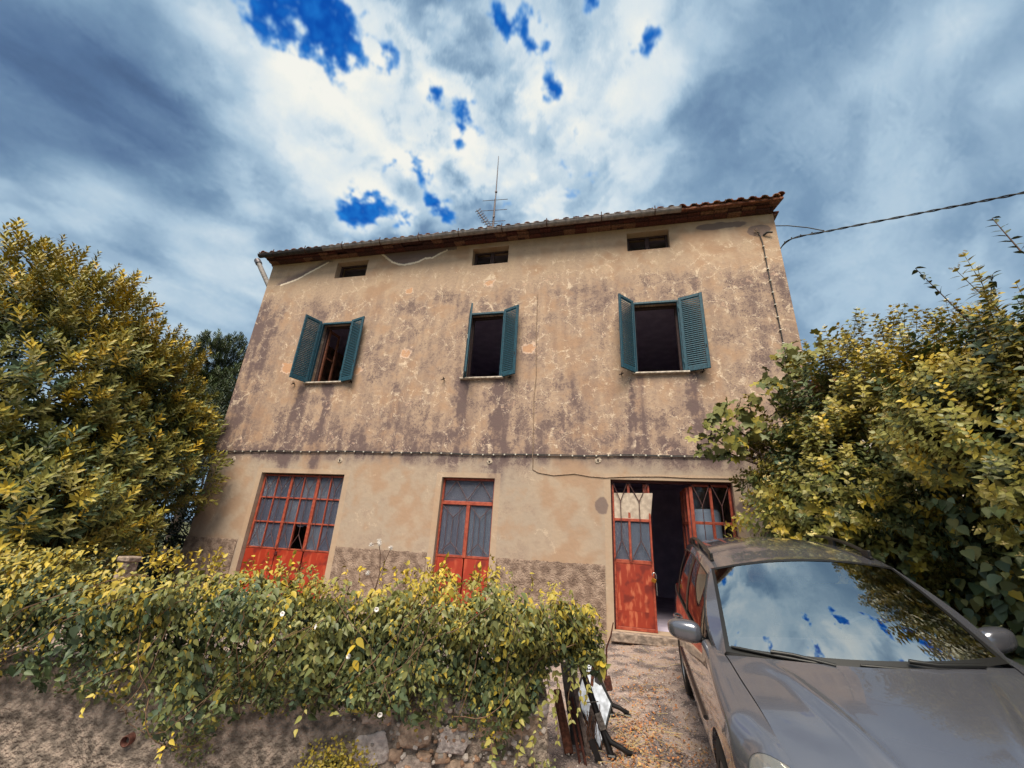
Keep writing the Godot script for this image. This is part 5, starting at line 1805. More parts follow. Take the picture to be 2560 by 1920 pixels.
func limbs(root: Node3D, base: Vector3, lobes: Array, r: float, m: Material) -> void:
	var g := MB.new()
	var fork: Vector3 = base + Vector3(0, 1.3, 0)
	g.tube([base - Vector3(0, 0.15, 0), base + Vector3(0.05, 0.5, 0.02), fork], [r * 1.25, r, r * 0.85], 9)
	obj("trunk", g, m, root)
	for l in lobes:
		var c: Vector3 = l[0]
		g = MB.new()
		g.tube([fork - Vector3(0, 0.2, 0), fork.lerp(c, 0.4) + Vector3(0, 0.25, 0), fork.lerp(c, 0.75), c + Vector3(0, l[1].y * 0.5, 0)], [r * 0.6, r * 0.45, r * 0.3, r * 0.08], 7)
		obj("limb", g, m, root)
		for k in 6:
			var d := rv().normalized()
			d.y = absf(d.y) * 0.8
			g = MB.new()
			g.tube([fork.lerp(c, 0.6), c + d * l[1] * 0.35, c + d * l[1] * 0.85], [r * 0.25, r * 0.16, r * 0.04], 5)
			obj("branch", g, m, root)

func build_trees() -> void:
	var bark := worn(Color(0.16, 0.13, 0.12), Color(0.30, 0.25, 0.22), 171, 2.0, 0.95, 1.5)
	var lm := leaf_mat(0.32)
	# big laurel at the left
	var lobes := [[Vector3(-12.1, 1.6, -5.4), Vector3(3.5, 3.4, 2.7)], [Vector3(-13.6, 1.6, -3.6), Vector3(3.2, 3.2, 2.5)], [Vector3(-10.3, 1.0, -6.6), Vector3(1.9, 1.75, 1.4)], [Vector3(-10.5, 2.1, -6.6), Vector3(1.6, 1.7, 1.4)], [Vector3(-9.9, -0.3, -4.7), Vector3(2.2, 1.7, 1.5)]]
	var root := thing("laurel_tree", "big laurel-leaved tree with yellowish tips left of the house", "tree", Vector3(-11.6, -1.7, -5.6))
	limbs(root, Vector3(-11.6, -1.7, -5.6), lobes, 0.17, bark)
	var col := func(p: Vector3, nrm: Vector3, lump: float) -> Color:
		var y: float = 0.16 + 0.36 * smoothstep(1.0, 4.5, p.y) + 0.40 * lump  # yellower with height: new tips, plus top light put into the colour
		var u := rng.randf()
		if u < y: return pick(YOUNG_OR_LIT).lerp(pick(MIDDLE), rng.randf() * 0.6) * 1.15
		if u < y + 0.62: return pick(MIDDLE).lerp(pick(OLD_OR_SHADED), rng.randf() * 0.3) * 1.25
		return pick(OLD_OR_SHADED) * 1.2
	var sm := shoot_mesh(15, 0.26, 0.135, 0.040, 1.0, 0.5, LANCE)
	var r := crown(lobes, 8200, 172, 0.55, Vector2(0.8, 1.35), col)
	# taller shoots that break the outline
	for k in 240:
		var l: Array = lobes[[0, 1, 3, 0][k % 4]]
		var d := Vector3(rng.randf_range(-0.9, 0.9), rng.randf_range(0.4, 1.0), rng.randf_range(-0.4, 0.8)).normalized()
		var p: Vector3 = l[0] + d * l[1] * 1.0
		var dir := (Vector3(0, 1, 0) + d * 0.5 + rv() * 0.15).normalized()
		for q in rng.randi_range(2, 4):
			r[0].append(Transform3D(aim(dir, rv()).scaled_local(Vector3.ONE * (1.15 - 0.12 * q)), p + dir * (0.2 * q - 0.1)))
			r[1].append(pick(YOUNG_OR_LIT).lerp(pick(MIDDLE), rng.randf()))
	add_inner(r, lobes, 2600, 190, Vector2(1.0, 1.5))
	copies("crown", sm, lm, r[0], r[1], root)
	# evergreen beside the house, deep shade of the gap put into its leaf colour
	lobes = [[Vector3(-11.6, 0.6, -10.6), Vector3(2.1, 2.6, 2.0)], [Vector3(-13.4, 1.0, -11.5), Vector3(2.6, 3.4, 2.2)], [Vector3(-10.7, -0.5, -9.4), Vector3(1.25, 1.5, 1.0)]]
	root = thing("shade_toned_evergreen", "evergreen with shade painted into its leaves, in the gap between the laurel tree and the house", "tree", Vector3(-11.8, -1.7, -10.8))
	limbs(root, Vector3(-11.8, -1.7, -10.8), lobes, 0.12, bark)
	var dark := func(_p: Vector3, _n: Vector3, _l: float) -> Color: return pick(OLD_OR_SHADED) * 0.6
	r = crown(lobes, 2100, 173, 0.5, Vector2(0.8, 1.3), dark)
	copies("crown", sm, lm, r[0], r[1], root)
	# pine far behind
	lobes = [[Vector3(-21.9, 8.6, -18), Vector3(1.6, 1.6, 1.6)], [Vector3(-20.9, 6.3, -18), Vector3(1.9, 2.2, 1.8)], [Vector3(-22.6, 5.2, -18.3), Vector3(1.6, 2.6, 1.6)]]
	root = thing("pine_tree", "dark distant pine standing between the laurel tree and the house", "tree", Vector3(-21.6, -1.7, -18))
	limbs(root, Vector3(-21.6, -1.7, -18), lobes, 0.2, bark)
	var g := MB.new()
	g.tube([Vector3(-21.6, -1.7, -18), Vector3(-21.5, 3, -18), Vector3(-21.7, 7.5, -18)], [0.26, 0.2, 0.08], 8)
	obj("trunk", g, bark, root)
	var needle := shoot_mesh(24, 0.35, 0.17, 0.034, 0.9, 0.3, LANCE)
	var pinec := func(_p: Vector3, _n: Vector3, l: float) -> Color: return Color(0.055, 0.075, 0.03) * rng.randf_range(0.7, 1.3) * (1.0 + l)
	r = crown(lobes, 3000, 174, 1.2, Vector2(0.9, 1.5), pinec)
	copies("crown", needle, lm, r[0], r[1], root)
	# pale gate post half hidden at the left end of the hedge
	root = thing("gate_post", "pale stone gate post half hidden under the laurel tree", "post", Vector3(-6.6, -1.5, -5.0))
	var stone := worn(Color(0.48, 0.42, 0.38), Color(0.62, 0.55, 0.50), 175, 2.0, 0.95, 1.0)
	bx("shaft", Vector3(-6.6, -1.08, -5.0), Vector3(0.17, 1.0, 0.17), stone, root, 0.02)
	bx("cap", Vector3(-6.6, -0.55, -5.0), Vector3(0.21, 0.07, 0.21), stone, root, 0.02)

func pair_shoot(n: int, length: float, leaf_l: float, leaf_w: float) -> ArrayMesh:
	var g := MB.new()
	var stem := MB.new()
	for k in n:
		var t := (k + 0.6) / n
		for s in [-1.0, 1.0]:
			var out := Vector3(s, 0, 0) if k % 2 == 0 else Vector3(0, 0, s)
			var tip := (out * 1.0 + Vector3(0, lerpf(0.15, 0.8, t), 0)).normalized()
			var shade := lerpf(0.65, 1.25, t * t)
			var l := leaf_mesh(leaf_l * lerpf(1.1, 0.6, t), leaf_w, OVATE, 0.2, Color(shade, shade, shade * 0.9))
			g.add(l, Transform3D(aim(tip, (Vector3(0, 1, 0) - out * 0.2).normalized()), Vector3(0, t * length, 0) + out * 0.01))
	stem.tube([Vector3.ZERO, Vector3(0, length, 0)], [0.004, 0.002], 3, false)
	g.add(stem, Transform3D(), Color(0.5, 0.4, 0.3))
	return g.mesh()

func build_right_plants() -> void:
	var bark := worn(Color(0.24, 0.18, 0.15), Color(0.40, 0.32, 0.27), 181, 3.0, 0.95, 1.0)
	var lm := leaf_mat(0.38)
	var base := Vector3(3.9, -1.5, -5.4)
	var lobes := [[Vector3(3.95, 0.8, -6.3), Vector3(1.85, 1.85, 1.35)], [Vector3(4.4, 0.9, -4.5), Vector3(1.75, 1.50, 1.4)], [Vector3(4.6, 0.6, -2.7), Vector3(1.65, 1.5, 1.4)], [Vector3(2.85, 0.75, -5.9), Vector3(0.95, 0.95, 0.8)]]
	var root := thing("flowering_shrub", "great overgrown shrub with tiny pale blossom leaning over the parked car", "shrub", base)
	limbs(root, base, lobes, 0.09, bark)
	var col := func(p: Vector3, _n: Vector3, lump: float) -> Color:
		var y: float = 0.14 + 0.50 * smoothstep(0.6, 2.3, p.y) + 0.45 * lump  # light on the upper shrub painted as more yellow leaves, beside real new growth
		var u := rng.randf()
		if u < y: return pick(YOUNG_OR_LIT).lerp(pick(MIDDLE), rng.randf() * 0.7)
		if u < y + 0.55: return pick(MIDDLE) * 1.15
		return pick(OLD_OR_SHADED).lerp(pick(MIDDLE), 0.3)
	var sm := pair_shoot(6, 0.30, 0.095, 0.046)
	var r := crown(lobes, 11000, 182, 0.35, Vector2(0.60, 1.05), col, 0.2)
	for k in r[0].size():
		var tt: Transform3D = r[0][k]
		var near := lerpf(0.62, 1.0, clampf((-tt.origin.z - 2.0) / 3.5, 0, 1))
		r[0][k] = Transform3D(tt.basis.scaled_local(Vector3.ONE * near), tt.origin)
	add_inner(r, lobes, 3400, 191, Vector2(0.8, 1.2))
	for k in 90:
		var l: Array = lobes[k % 3]
		var d := Vector3(rng.randf_range(-0.9, 0.6), rng.randf_range(0.5, 1.0), rng.randf_range(-0.5, 0.7)).normalized()
		var p: Vector3 = l[0] + d * l[1]
		var dir := (Vector3(-0.1, 1, 0) + d * 0.5 + rv() * 0.2).normalized()
		for q in rng.randi_range(1, 3):
			r[0].append(Transform3D(aim(dir, rv()).scaled_local(Vector3.ONE * 1.0), p + dir * (0.24 * q - 0.1)))
			r[1].append(pick(YOUNG_OR_LIT).lerp(pick(MIDDLE), rng.randf()))
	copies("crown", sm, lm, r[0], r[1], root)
	# blossom
	var fl := MB.new()
	for k in 9:
		var c := rv() * 0.022
		for s in 4:
			var a := TAU * s / 4 + k
			var d := Vector3(cos(a), 0.25, sin(a)) * 0.013
			var e := Vector3(-sin(a), 0, cos(a)) * 0.007
			fl.tri(c, c + d - e, c + d + e)
	var bm := mat(Color.WHITE, 0.7)
	bm.vertex_color_use_as_albedo = true
	var xs := []
	var cols := []
	for k in r[0].size():
		var t: Transform3D = r[0][k]
		if rng.randf() < 0.5 and t.origin.y > -0.8:
			xs.append(Transform3D(Basis.from_euler(Vector3(rng.randf(), rng.randf() * 6, rng.randf())).scaled(Vector3.ONE * rng.randf_range(0.5, 0.85) * t.basis.y.length()), t.origin + t.basis.y * 0.31))
			var w := rng.randf_range(0.42, 0.66)
			cols.append(Color(w, w * 0.78, w * 0.32))
	copies("blossom", fl.mesh(), bm, xs, cols, root)
	# lone shoots above the top
	for q in [[Vector3(3.62, 2.35, -4.55), Vector3(3.30, 2.98, -4.5)], [Vector3(3.9, 2.55, -4.6), Vector3(4.02, 2.9, -4.6)]]:
		var g := MB.new()
		var a: Vector3 = q[0]
		var c: Vector3 = q[1]
		g.tube([a - (c - a) * 0.5, a, c], [0.008, 0.007, 0.003], 5)
		obj("branch", g, bark, root)
		for k in 16:
			var t := 0.15 + 0.85 * pow(k / 15.0, 0.7)
			var mm := mat(Color(0.2, 0.24, 0.1), 0.5)
			var m := leaf_mesh(rng.randf_range(0.05, 0.09), 0.05, OVATE)
			obj("leaf", m, mm, root, Transform3D(aim(rv() + (c - a).normalized() * 0.5, Vector3(0, 1, 0.4) + rv() * 0.3), a.lerp(c, t)))
	# fig tree behind the car
	root = thing("fig_tree", "fig tree with large lobed leaves reaching across the house wall", "tree", Vector3(3.3, -1.42, -7.0))
	var figm := lobed_leaf(1.0, [[0.0, 0.80, 0.23], [0.75, 0.72, 0.22], [-0.75, 0.72, 0.22], [1.5, 0.54, 0.20], [-1.5, 0.54, 0.20]]).mesh()
	xs = []; cols = []
	var single := []
	var g := MB.new()
	g.tube([Vector3(3.3, -1.5, -7.0), Vector3(3.25, -0.4, -7.0), Vector3(3.1, 0.8, -6.9), Vector3(3.1, 1.8, -6.8)], [0.09, 0.075, 0.06, 0.035], 8)
	obj("trunk", g, bark, root)
	var ends := [[Vector3(1.52, 1.66, -6.6), 13, 0.22], [Vector3(1.66, 1.42, -6.5), 11, 0.2], [Vector3(1.80, 1.90, -6.6), 10, 0.2], [Vector3(2.0, 2.15, -6.7), 9, 0.2], [Vector3(2.05, 1.70, -6.5), 10, 0.2], [Vector3(1.85, 1.55, -6.4), 9, 0.18], [Vector3(2.55, 2.50, -6.6), 12, 0.25], [Vector3(2.75, 2.85, -6.6), 12, 0.25], [Vector3(2.45, 2.1, -6.5), 12, 0.3], [Vector3(3.05, 3.0, -6.7), 7, 0.2], [Vector3(3.4, 3.2, -6.7), 6, 0.2], [Vector3(2.95, 2.6, -6.3), 12, 0.3], [Vector3(2.08, 1.08, -6.6), 4, 0.12], [Vector3(2.9, 2.95, -6.7), 5, 0.1]]
	for e in ends:
		var c: Vector3 = e[0]
		g = MB.new()
		var mid := Vector3(lerpf(3.1, c.x, 0.45), lerpf(1.0, c.y, 0.35), lerpf(-6.9, c.z, 0.5))
		g.tube([Vector3(3.12, 0.7, -6.9), mid, c.lerp(mid, 0.35) + Vector3(0, -0.02, 0), c], [0.03, 0.02, 0.014, 0.006], 6)
		obj("branch", g, bark, root)
		for k in e[1] * 2:
			var d: Vector3 = rv() * e[2] * 0.62
			var sz := rng.randf_range(0.10, 0.22)
			xs.append(Transform3D(aim(Vector3(-0.2, -0.55, 0.3) + rv() * 0.6, Vector3(-0.1, 0.8, 0.5) + rv() * 0.55).scaled_local(Vector3.ONE * sz), c + d))
			cols.append(pick(MIDDLE).lerp(pick(OLD_OR_SHADED), rng.randf() * 0.8) if rng.randf() < 0.9 else pick(YOUNG_OR_LIT).lerp(pick(MIDDLE), 0.5))
			single.append(true)
	put_leaves(root, figm, xs, cols, single, 300, leaf_mat(0.3))
	# big-leaved plant at the right edge
	root = thing("mulberry_bush", "dark bush with broad heart-shaped leaves beside the car's far flank", "bush", Vector3(3.5, -1.5, -2.9))
	var hm := leaf_mesh(1.0, 0.80, HEART, 0.26).mesh()
	xs = []; cols = []; single = []
	g = MB.new()
	for k in 9:
		var e := Vector3(rng.randf_range(2.9, 3.4), rng.randf_range(-0.5, 0.6), rng.randf_range(-4.2, -2.0))
		g.tube([Vector3(3.5, -1.55, -2.9), Vector3(3.6, -0.8, -2.9).lerp(e, 0.4), e], [0.025, 0.018, 0.006], 5)
	obj("branch", g, bark, root)
	for k in 3000:
		var p := Vector3(2.72 + 0.9 * rng.randf(), rng.randf_range(-1.4, 0.55), rng.randf_range(-5.2, -1.7))
		p.x += 0.25 * hn.get_noise_3d(p.x * 2, p.y * 2, p.z * 2) - 0.12 * p.y + 0.1
		if hn.get_noise_3d(p.x * 2.2, p.y * 2.2, p.z * 2.2 + 30) < -0.20: continue
		var sz := rng.randf_range(0.05, 0.115)
		xs.append(Transform3D(aim(Vector3(-0.45, -0.75, 0.3) + rv() * 0.35, Vector3(-0.55, 0.65, 0.65) + rv() * 0.3).scaled_local(Vector3.ONE * sz), p))
		cols.append(pick(MIDDLE).lerp(pick(OLD_OR_SHADED), 0.4) if rng.randf() < 0.3 else pick(OLD_OR_SHADED))
		if rng.randf() < 0.03: cols[-1] = pick(YOUNG_OR_LIT)
		single.append(p.x < 3.2 and p.y > -0.8)
	put_leaves(root, hm, xs, cols, single, 260, leaf_mat(0.3))
	# tree whose branch hangs in at the upper right; most of it stands beside the camera
	root = thing("young_tree", "leafy branch tip of a young tree at the right edge, against the sky", "tree", Vector3(5.0, -1.5, -0.9))
	lobes = [[Vector3(4.3, 2.9, -0.5), Vector3(1.6, 1.2, 1.5)]]
	limbs(root, Vector3(5.0, -1.5, -0.9), lobes, 0.07, bark)
	r = crown(lobes, 520, 183, 0.3, Vector2(0.8, 1.2), col, 0.2)
	copies("crown", sm, lm, r[0], r[1], root)
	g = MB.new()
	var pth := [Vector3(4.2, 2.5, -0.9), Vector3(3.4, 1.7, -1.9), Vector3(2.75, 1.5, -2.55), Vector3(2.55, 1.85, -2.7), Vector3(2.573, 2.207, -2.8)]
	g.tube(pth, [0.02, 0.012, 0.008, 0.005, 0.002], 5)
	obj("branch", g, bark, root)
	var tw := mat(Color(0.22, 0.25, 0.13), 0.5)
	for k in 26:
		var t := k / 25.0
		var p: Vector3 = pth[2].lerp(pth[3], t * 2.0) if t < 0.5 else pth[3].lerp(pth[4], t * 2.0 - 1.0)
		var m := leaf_mesh(rng.randf_range(0.05, 0.085), 0.026, LANCE)
		obj("leaf", m, tw, root, Transform3D(aim(Vector3(-0.25, 0.3, 0) + Vector3(0.9, 0.1, 0.2) * (1.0 if k % 2 else -1.0) + rv() * 0.3, Vector3(0, 1, 0.3) + rv() * 0.3), p))

# ------------------------------------------------------------------ car. Local axes: +x towards the picture's left, +y up, +z from nose to tail
func tab(t: Array, s: float) -> float:
	var n := t.size()
	if s <= t[0][0]: return t[0][1]
	if s >= t[n - 1][0]: return t[n - 1][1]
	var k := 0
	while s > t[k + 1][0]: k += 1
	var x0: float = t[k][0]
	var x1: float = t[k + 1][0]
	var h := x1 - x0
	var u := (s - x0) / h
	var m0: float = (t[k + 1][1] - t[maxi(k - 1, 0)][1]) / (t[k + 1][0] - t[maxi(k - 1, 0)][0])
	var m1: float = (t[mini(k + 2, n - 1)][1] - t[k][1]) / (t[mini(k + 2, n - 1)][0] - t[k][0])
	var u2 := u * u
	var u3 := u2 * u
	return (2 * u3 - 3 * u2 + 1) * t[k][1] + (u3 - 2 * u2 + u) * h * m0 + (-2 * u3 + 3 * u2) * t[k + 1][1] + (u3 - u2) * h * m1

const CW := [[0.02, 0.0], [0.06, 0.42], [0.12, 0.60], [0.2, 0.73], [0.28, 0.80], [0.36, 0.84], [0.6, 0.878], [0.9, 0.893], [1.5, 0.897], [3.4, 0.897], [3.9, 0.885], [4.2, 0.86], [4.36, 0.81]]
const CEX := [[0.16, 0.60], [0.24, 0.63], [0.34, 0.645], [0.6, 0.675], [0.9, 0.715], [1.13, 0.745], [1.42, 0.80]]
const CEY := [[0.16, 0.70], [0.24, 0.74], [0.34, 0.785], [0.6, 0.865], [0.9, 0.945], [1.13, 1.008], [1.42, 1.03]]
const CPY := [[0.2, -0.06], [0.32, -0.015], [0.46, 0.0], [0.62, -0.004], [0.72, -0.004], [0.82, -0.018], [0.92, -0.035], [1.02, -0.062], [1.1, -0.085]]
const CBL := [[1.16, 0.775], [1.42, 0.82], [1.7, 0.835], [2.2, 0.838], [3.6, 0.83], [4.0, 0.81], [4.25, 0.78]]
const CRW := [[1.85, 0.648], [2.4, 0.655], [3.2, 0.645], [4.1, 0.60]]
const CRY := [[1.85, 1.455], [2.3, 1.535], [2.9, 1.585], [3.6, 1.575], [4.1, 1.505]]

func car_low(s: float) -> float:
	var y := 0.20
	for c in [0.92, 3.60]:
		var d: float = absf(s - c)
		if d < 0.352:
			y = maxf(y, 0.315 + sqrt(0.352 * 0.352 - d * d))
	return y

func car_belt(s: float) -> float:
	return 0.985 + 0.028 * (s - 1.42)

func gh(s: float, t: float, sg: float, inset := 0.0) -> Vector3:
	var y := lerpf(car_belt(s), tab(CRY, s), t)
	return Vector3(sg * (lerpf(tab(CBL, s), tab(CRW, s), t) + 0.03 * sin(PI * t) - inset), y, s)

func sa(t: float) -> float: return lerpf(1.15, 1.87, t)
func sd(t: float) -> float: return lerpf(4.24, 4.02, t)

func gh_patch(s0: Callable, s1: Callable, t0: float, t1: float, sg: float, inset := 0.0, n := 14) -> MB:
	var g := MB.new()
	var rows := []
	for r in 11:
		var t := lerpf(t0, t1, r / 10.0)
		var row := []
		for c in n:
			row.append(gh(lerpf(s0.call(t), s1.call(t), c / float(n - 1)), t, sg, inset))
		rows.append(row)
	g.grid(rows, sg > 0)   # d(s) x d(t): z x y points to -x
	return g

func ws(u: float, t: float, lift := 0.0) -> Vector3:
	var a := Vector3(u * 0.735, 1.003 + 0.018 * u * u, 0.985 + 0.165 * u * u)
	var b := Vector3(u * 0.640, 1.53 - 0.075 * u * u, 1.80 + 0.065 * u * u)
	return a.lerp(b, t) + Vector3(0, 0.84, -0.54) * (0.022 * sin(PI * t) * (1 - 0.4 * u * u) + lift)

func roof_pt(u: float, t: float, lift := 0.0) -> Vector3:
	var s := lerpf(1.806 + 0.065 * u * u, 4.05, t)
	var w := tab(CRW, s)
	return Vector3(u * w, tab(CRY, s) + 0.075 * (1.0 - u * u) + lift, s)

func hood_pt(u: float, t: float) -> Vector3:
	var s := lerpf(0.19 + 0.13 * u * u, 0.960 + 0.165 * u * u, t)
	var w := tab(CEX, s) - 0.004
	var crest := lerpf(0.34, 0.72, t)
	var y := tab(CEY, s) + 0.055 * (1.0 - pow(absf(u), 2.4)) + 0.012 * exp(-pow((absf(u) - crest) / 0.055, 2.0)) * smoothstep(1.0, 0.8, t)
	if absf(u) > crest: y -= 0.010 * smoothstep(crest, crest + 0.14, absf(u)) * smoothstep(1.0, 0.75, t) * (1.0 - absf(u)) * 3.0
	y -= 0.05 * pow(1.0 - t, 4.0)
	return Vector3(u * w, y, s)

func surf(f: Callable, u0: float, u1: float, nu: int, t0: float, t1: float, nt: int, flip: bool) -> MB:
	var g := MB.new()
	var rows := []
	for r in nt:
		var row := []
		for c in nu:
			row.append(f.call(lerpf(u0, u1, c / float(nu - 1)), lerpf(t0, t1, r / float(nt - 1))))
		rows.append(row)
	g.grid(rows, flip)
	return g

func cheek(q: float, t: float, sg: float) -> Vector3:
	var a := Vector3(sg * (tab(CW, q) + tab(CPY, 0.60)), 0.60, q)
	var e := Vector3(sg * (tab(CEX, q) + 0.003), tab(CEY, q), q)
	var k := Vector3(lerpf(a.x, sg * tab(CW, q), 0.3), e.y + 0.004, q)
	return a * (1 - t) * (1 - t) + k * 2 * t * (1 - t) + e * t * t

func side_panel(s0: float, s1: float, sg: float, n: int, top: Callable, roll := false) -> MB:
	var g := MB.new()
	var rows := []
	for r in n:
		var s := lerpf(s0, s1, r / float(n - 1))
		var y0 := car_low(s)
		var y1: float = top.call(s)
		var w := tab(CW, s)
		var row := []
		for c in 15:
			var y := lerpf(y0, y1, c / 14.0)
			row.append(Vector3(sg * (w + tab(CPY, y)), y, s))
		if roll:
			var a: Vector3 = row[14]
			var e := Vector3(sg * (tab(CEX, s) + 0.003), tab(CEY, s), s)
			var k := Vector3(lerpf(a.x, sg * w, 0.3), e.y + 0.004, s)
			for c in range(1, 8):
				var t := c / 7.0
				row.append(a * (1 - t) * (1 - t) + k * 2 * t * (1 - t) + e * t * t)
		rows.append(row)
	g.grid(rows, sg < 0)
	return g

func build_car() -> void:
	var h := 0.0642
	var pt := 0.0491
	var ro := -0.0741
	var root := thing("parked_car", "grey family van parked nose-first towards us on the gravel driveway", "car", Vector3(1.472, -1.6243, -2.2382))
	base_of.erase(root)
	var bs := Basis(Vector3(-cos(h), 0, -sin(h)), Vector3.UP, Vector3(sin(h), 0, -cos(h)))
	root.basis = bs * Basis(Vector3.RIGHT, -pt) * Basis(Vector3.BACK, ro)
	var paint := mat(Color(0.415, 0.42, 0.46), 0.24, 0.58)
	paint.clearcoat_enabled = true
	paint.clearcoat = 1.0
	paint.clearcoat_roughness = 0.03
	paint.roughness_texture = noise_tex(191, 0.03, 4, [[0.2, 0.8], [Color(0.75, 0.75, 0.75), Color(1, 1, 1)]])
	paint.uv1_triplanar = true
	paint.uv1_scale = Vector3(1.2, 1.2, 1.2)
	var black := mat(Color(0.05, 0.05, 0.055), 0.45)
	var dark := mat(Color(0.035, 0.033, 0.036), 0.9)
	var rubber := mat(Color(0.06, 0.058, 0.06), 0.85)
	var trim := mat(Color(0.15, 0.145, 0.15), 0.35, 0.3)
	# half-mirrored glass: mirror share added to strengthen reflections, pane still see-through
	var mirror_fill := Image.create_empty(4, 4, false, Image.FORMAT_RGBA8)
	mirror_fill.fill(Color(1, 1, 1, 1))
	var mirror_fill_tex := ImageTexture.create_from_image(mirror_fill)
	var screen := mat(Color(0.97, 0.98, 0.97, 0.54), 0.012, 1.0)
	screen.transparency = BaseMaterial3D.TRANSPARENCY_ALPHA
	screen.albedo_texture = mirror_fill_tex
	var side_glass := mat(Color(0.45, 0.47, 0.50, 0.60), 0.02, 1.0)
	side_glass.transparency = BaseMaterial3D.TRANSPARENCY_ALPHA
	side_glass.albedo_texture = mirror_fill_tex
	# body shell
	obj("bonnet", surf(hood_pt, -1, 1, 61, 0, 1, 33, true), paint, root)
	obj("roof_panel", surf(roof_pt, -1, 1, 31, 0, 1, 33, true), paint, root)
	obj("windscreen", surf(ws, -1, 1, 31, 0, 1, 21, true), screen, root)
	# dark rim of the windscreen
	var rim := MB.new()
	for q in [[-1.0, -0.965, 0.0, 1.0], [0.965, 1.0, 0.0, 1.0], [-0.965, 0.965, 0.0, 0.055], [-0.965, 0.965, 0.972, 1.0]]:
		var rows := []
		for r in 15:
			var row := []
			for c in 15:
				row.append(ws(lerpf(q[0], q[1], c / 14.0), lerpf(q[2], q[3], r / 14.0), 0.003))
			rows.append(row)
		rim.grid(rows, true)
	obj("windscreen_seal", rim, black, root)
	for sg in [1.0, -1.0]:
		var fender_top := func(q: float) -> float: return lerpf(0.60, tab(CEY, q) - 0.07, smoothstep(0.44, 0.64, q))
		obj("bumper_side", side_panel(0.34, 0.438, sg, 8, func(_q: float) -> float: return 0.598), paint, root)
		obj("front_fender", side_panel(0.44, 1.418, sg, 40, fender_top, true), paint, root)
		obj("lamp_cheek", surf(func(u: float, t: float) -> Vector3: return cheek(lerpf(0.30 + 0.125 * sin(PI * t), 0.44, u), t, sg), 0, 1, 8, 0, 1, 15, sg > 0), paint, root)
		var fd := obj("front_door", side_panel(1.424, 2.548, sg, 20, car_belt), paint, root)
		var rd := obj("rear_door", side_panel(2.554, 3.46, sg, 26, car_belt), paint, root)
		obj("rear_quarter", side_panel(3.466, 4.36, sg, 26, car_belt), paint, root)
		for d in [[fd, 2.33], [rd, 3.28]]:
			var hd := MB.new()
			var w := tab(CW, d[1]) + tab(CPY, 0.84)
			hd.tube([Vector3(sg * w, 0.845, d[1] - 0.10), Vector3(sg * (w + 0.035), 0.85, d[1] - 0.07), Vector3(sg * (w + 0.04), 0.852, d[1]), Vector3(sg * (w + 0.035), 0.85, d[1] + 0.07), Vector3(sg * w, 0.845, d[1] + 0.10)], [0.014], 7)
			obj("handle", hd, paint, d[0])
		# moulding along the doors
		var mo := MB.new()
		for q in [[1.44, 2.54], [2.56, 3.22]]:
			var path := []
			for k in 12:
				var s := lerpf(q[0], q[1], k / 11.0)
				path.append(Vector3(sg * (tab(CW, s) + tab(CPY, 0.55) + 0.002), 0.55, s))
			mo.tube(path, [0.016], 6)
		obj("side_moulding", mo, trim, root)
		# greenhouse
		obj("pillar_face", surf(func(u: float, t: float) -> Vector3: return ws(sg, t, 0.002).lerp(gh(sa(t), t, sg), u), 0, 1, 5, 0, 1, 15, sg > 0), paint, root)
		obj("pillar", gh_patch(sa, func(t): return sa(t) + 0.075, 0.0, 1.0, sg), paint, root)
		obj("roof_edge", gh_patch(func(t): return sa(t) + 0.075, sd, 0.90, 1.0, sg), paint, root)
		obj("rear_pillar", gh_patch(func(t): return lerpf(4.06, 3.90, t), sd, 0.0, 0.90, sg), paint, root)
		obj("door_pillar", gh_patch(func(_t): return 2.50, func(_t): return 2.63, 0.0, 0.90, sg, 0.003), black, root)
		obj("door_pillar", gh_patch(func(_t): return 3.40, func(_t): return 3.49, 0.0, 0.90, sg, 0.003), black, root)
		obj("window_bar", gh_patch(func(_t): return 1.60, func(_t): return 1.635, 0.0, 0.52, sg, 0.0), black, root)
		obj("side_window", gh_patch(func(t): return sa(t) + 0.07, func(_t): return 2.51, 0.0, 0.905, sg, 0.008), side_glass, root)
		obj("side_window", gh_patch(func(_t): return 2.62, func(_t): return 3.41, 0.0, 0.905, sg, 0.008), side_glass, root)
		obj("side_window", gh_patch(func(_t): return 3.48, func(t): return lerpf(4.07, 3.91, t), 0.0, 0.905, sg, 0.008), side_glass, root)
		var seal := MB.new()
		for q in [[1.25, 4.1, 0.0], ]:
			var path := []
			for k in 24:
				var p := gh(lerpf(q[0], q[1], k / 23.0), q[2], sg, -0.003)
				path.append(p)
			seal.tube(path, [0.010], 5)
		var path2 := []
		for k in 12:
			path2.append(gh(sa(k / 11.0 * 0.9) + 0.078, k / 11.0 * 0.9, sg, -0.001))
		for k in 20:
			path2.append(gh(lerpf(sa(0.9) + 0.09, 3.9, k / 19.0), 0.9, sg, -0.001))
		seal.tube(path2, [0.007], 5)
		obj("window_seal", seal, black, root)
		# roof rail with its feet
		var rl := MB.new()
		var path := []
		for k in 21:
			var t := k / 20.0
			var s := lerpf(2.02, 3.98, t)
			var lift := 0.058 * pow(sin(PI * clampf(t, 0.001, 0.999)), 0.28)
			path.append(Vector3(sg * (tab(CRW, s) - 0.055), tab(CRY, s) + 0.012 + lift, s))
		rl.tube(path, [0.012, 0.017, 0.019, 0.019, 0.019, 0.019, 0.019, 0.019, 0.019, 0.019, 0.019, 0.019, 0.019, 0.019, 0.019, 0.019, 0.019, 0.019, 0.019, 0.017, 0.012], 8, true, 0.75)
		var rail := obj("roof_rail", rl, trim, root)
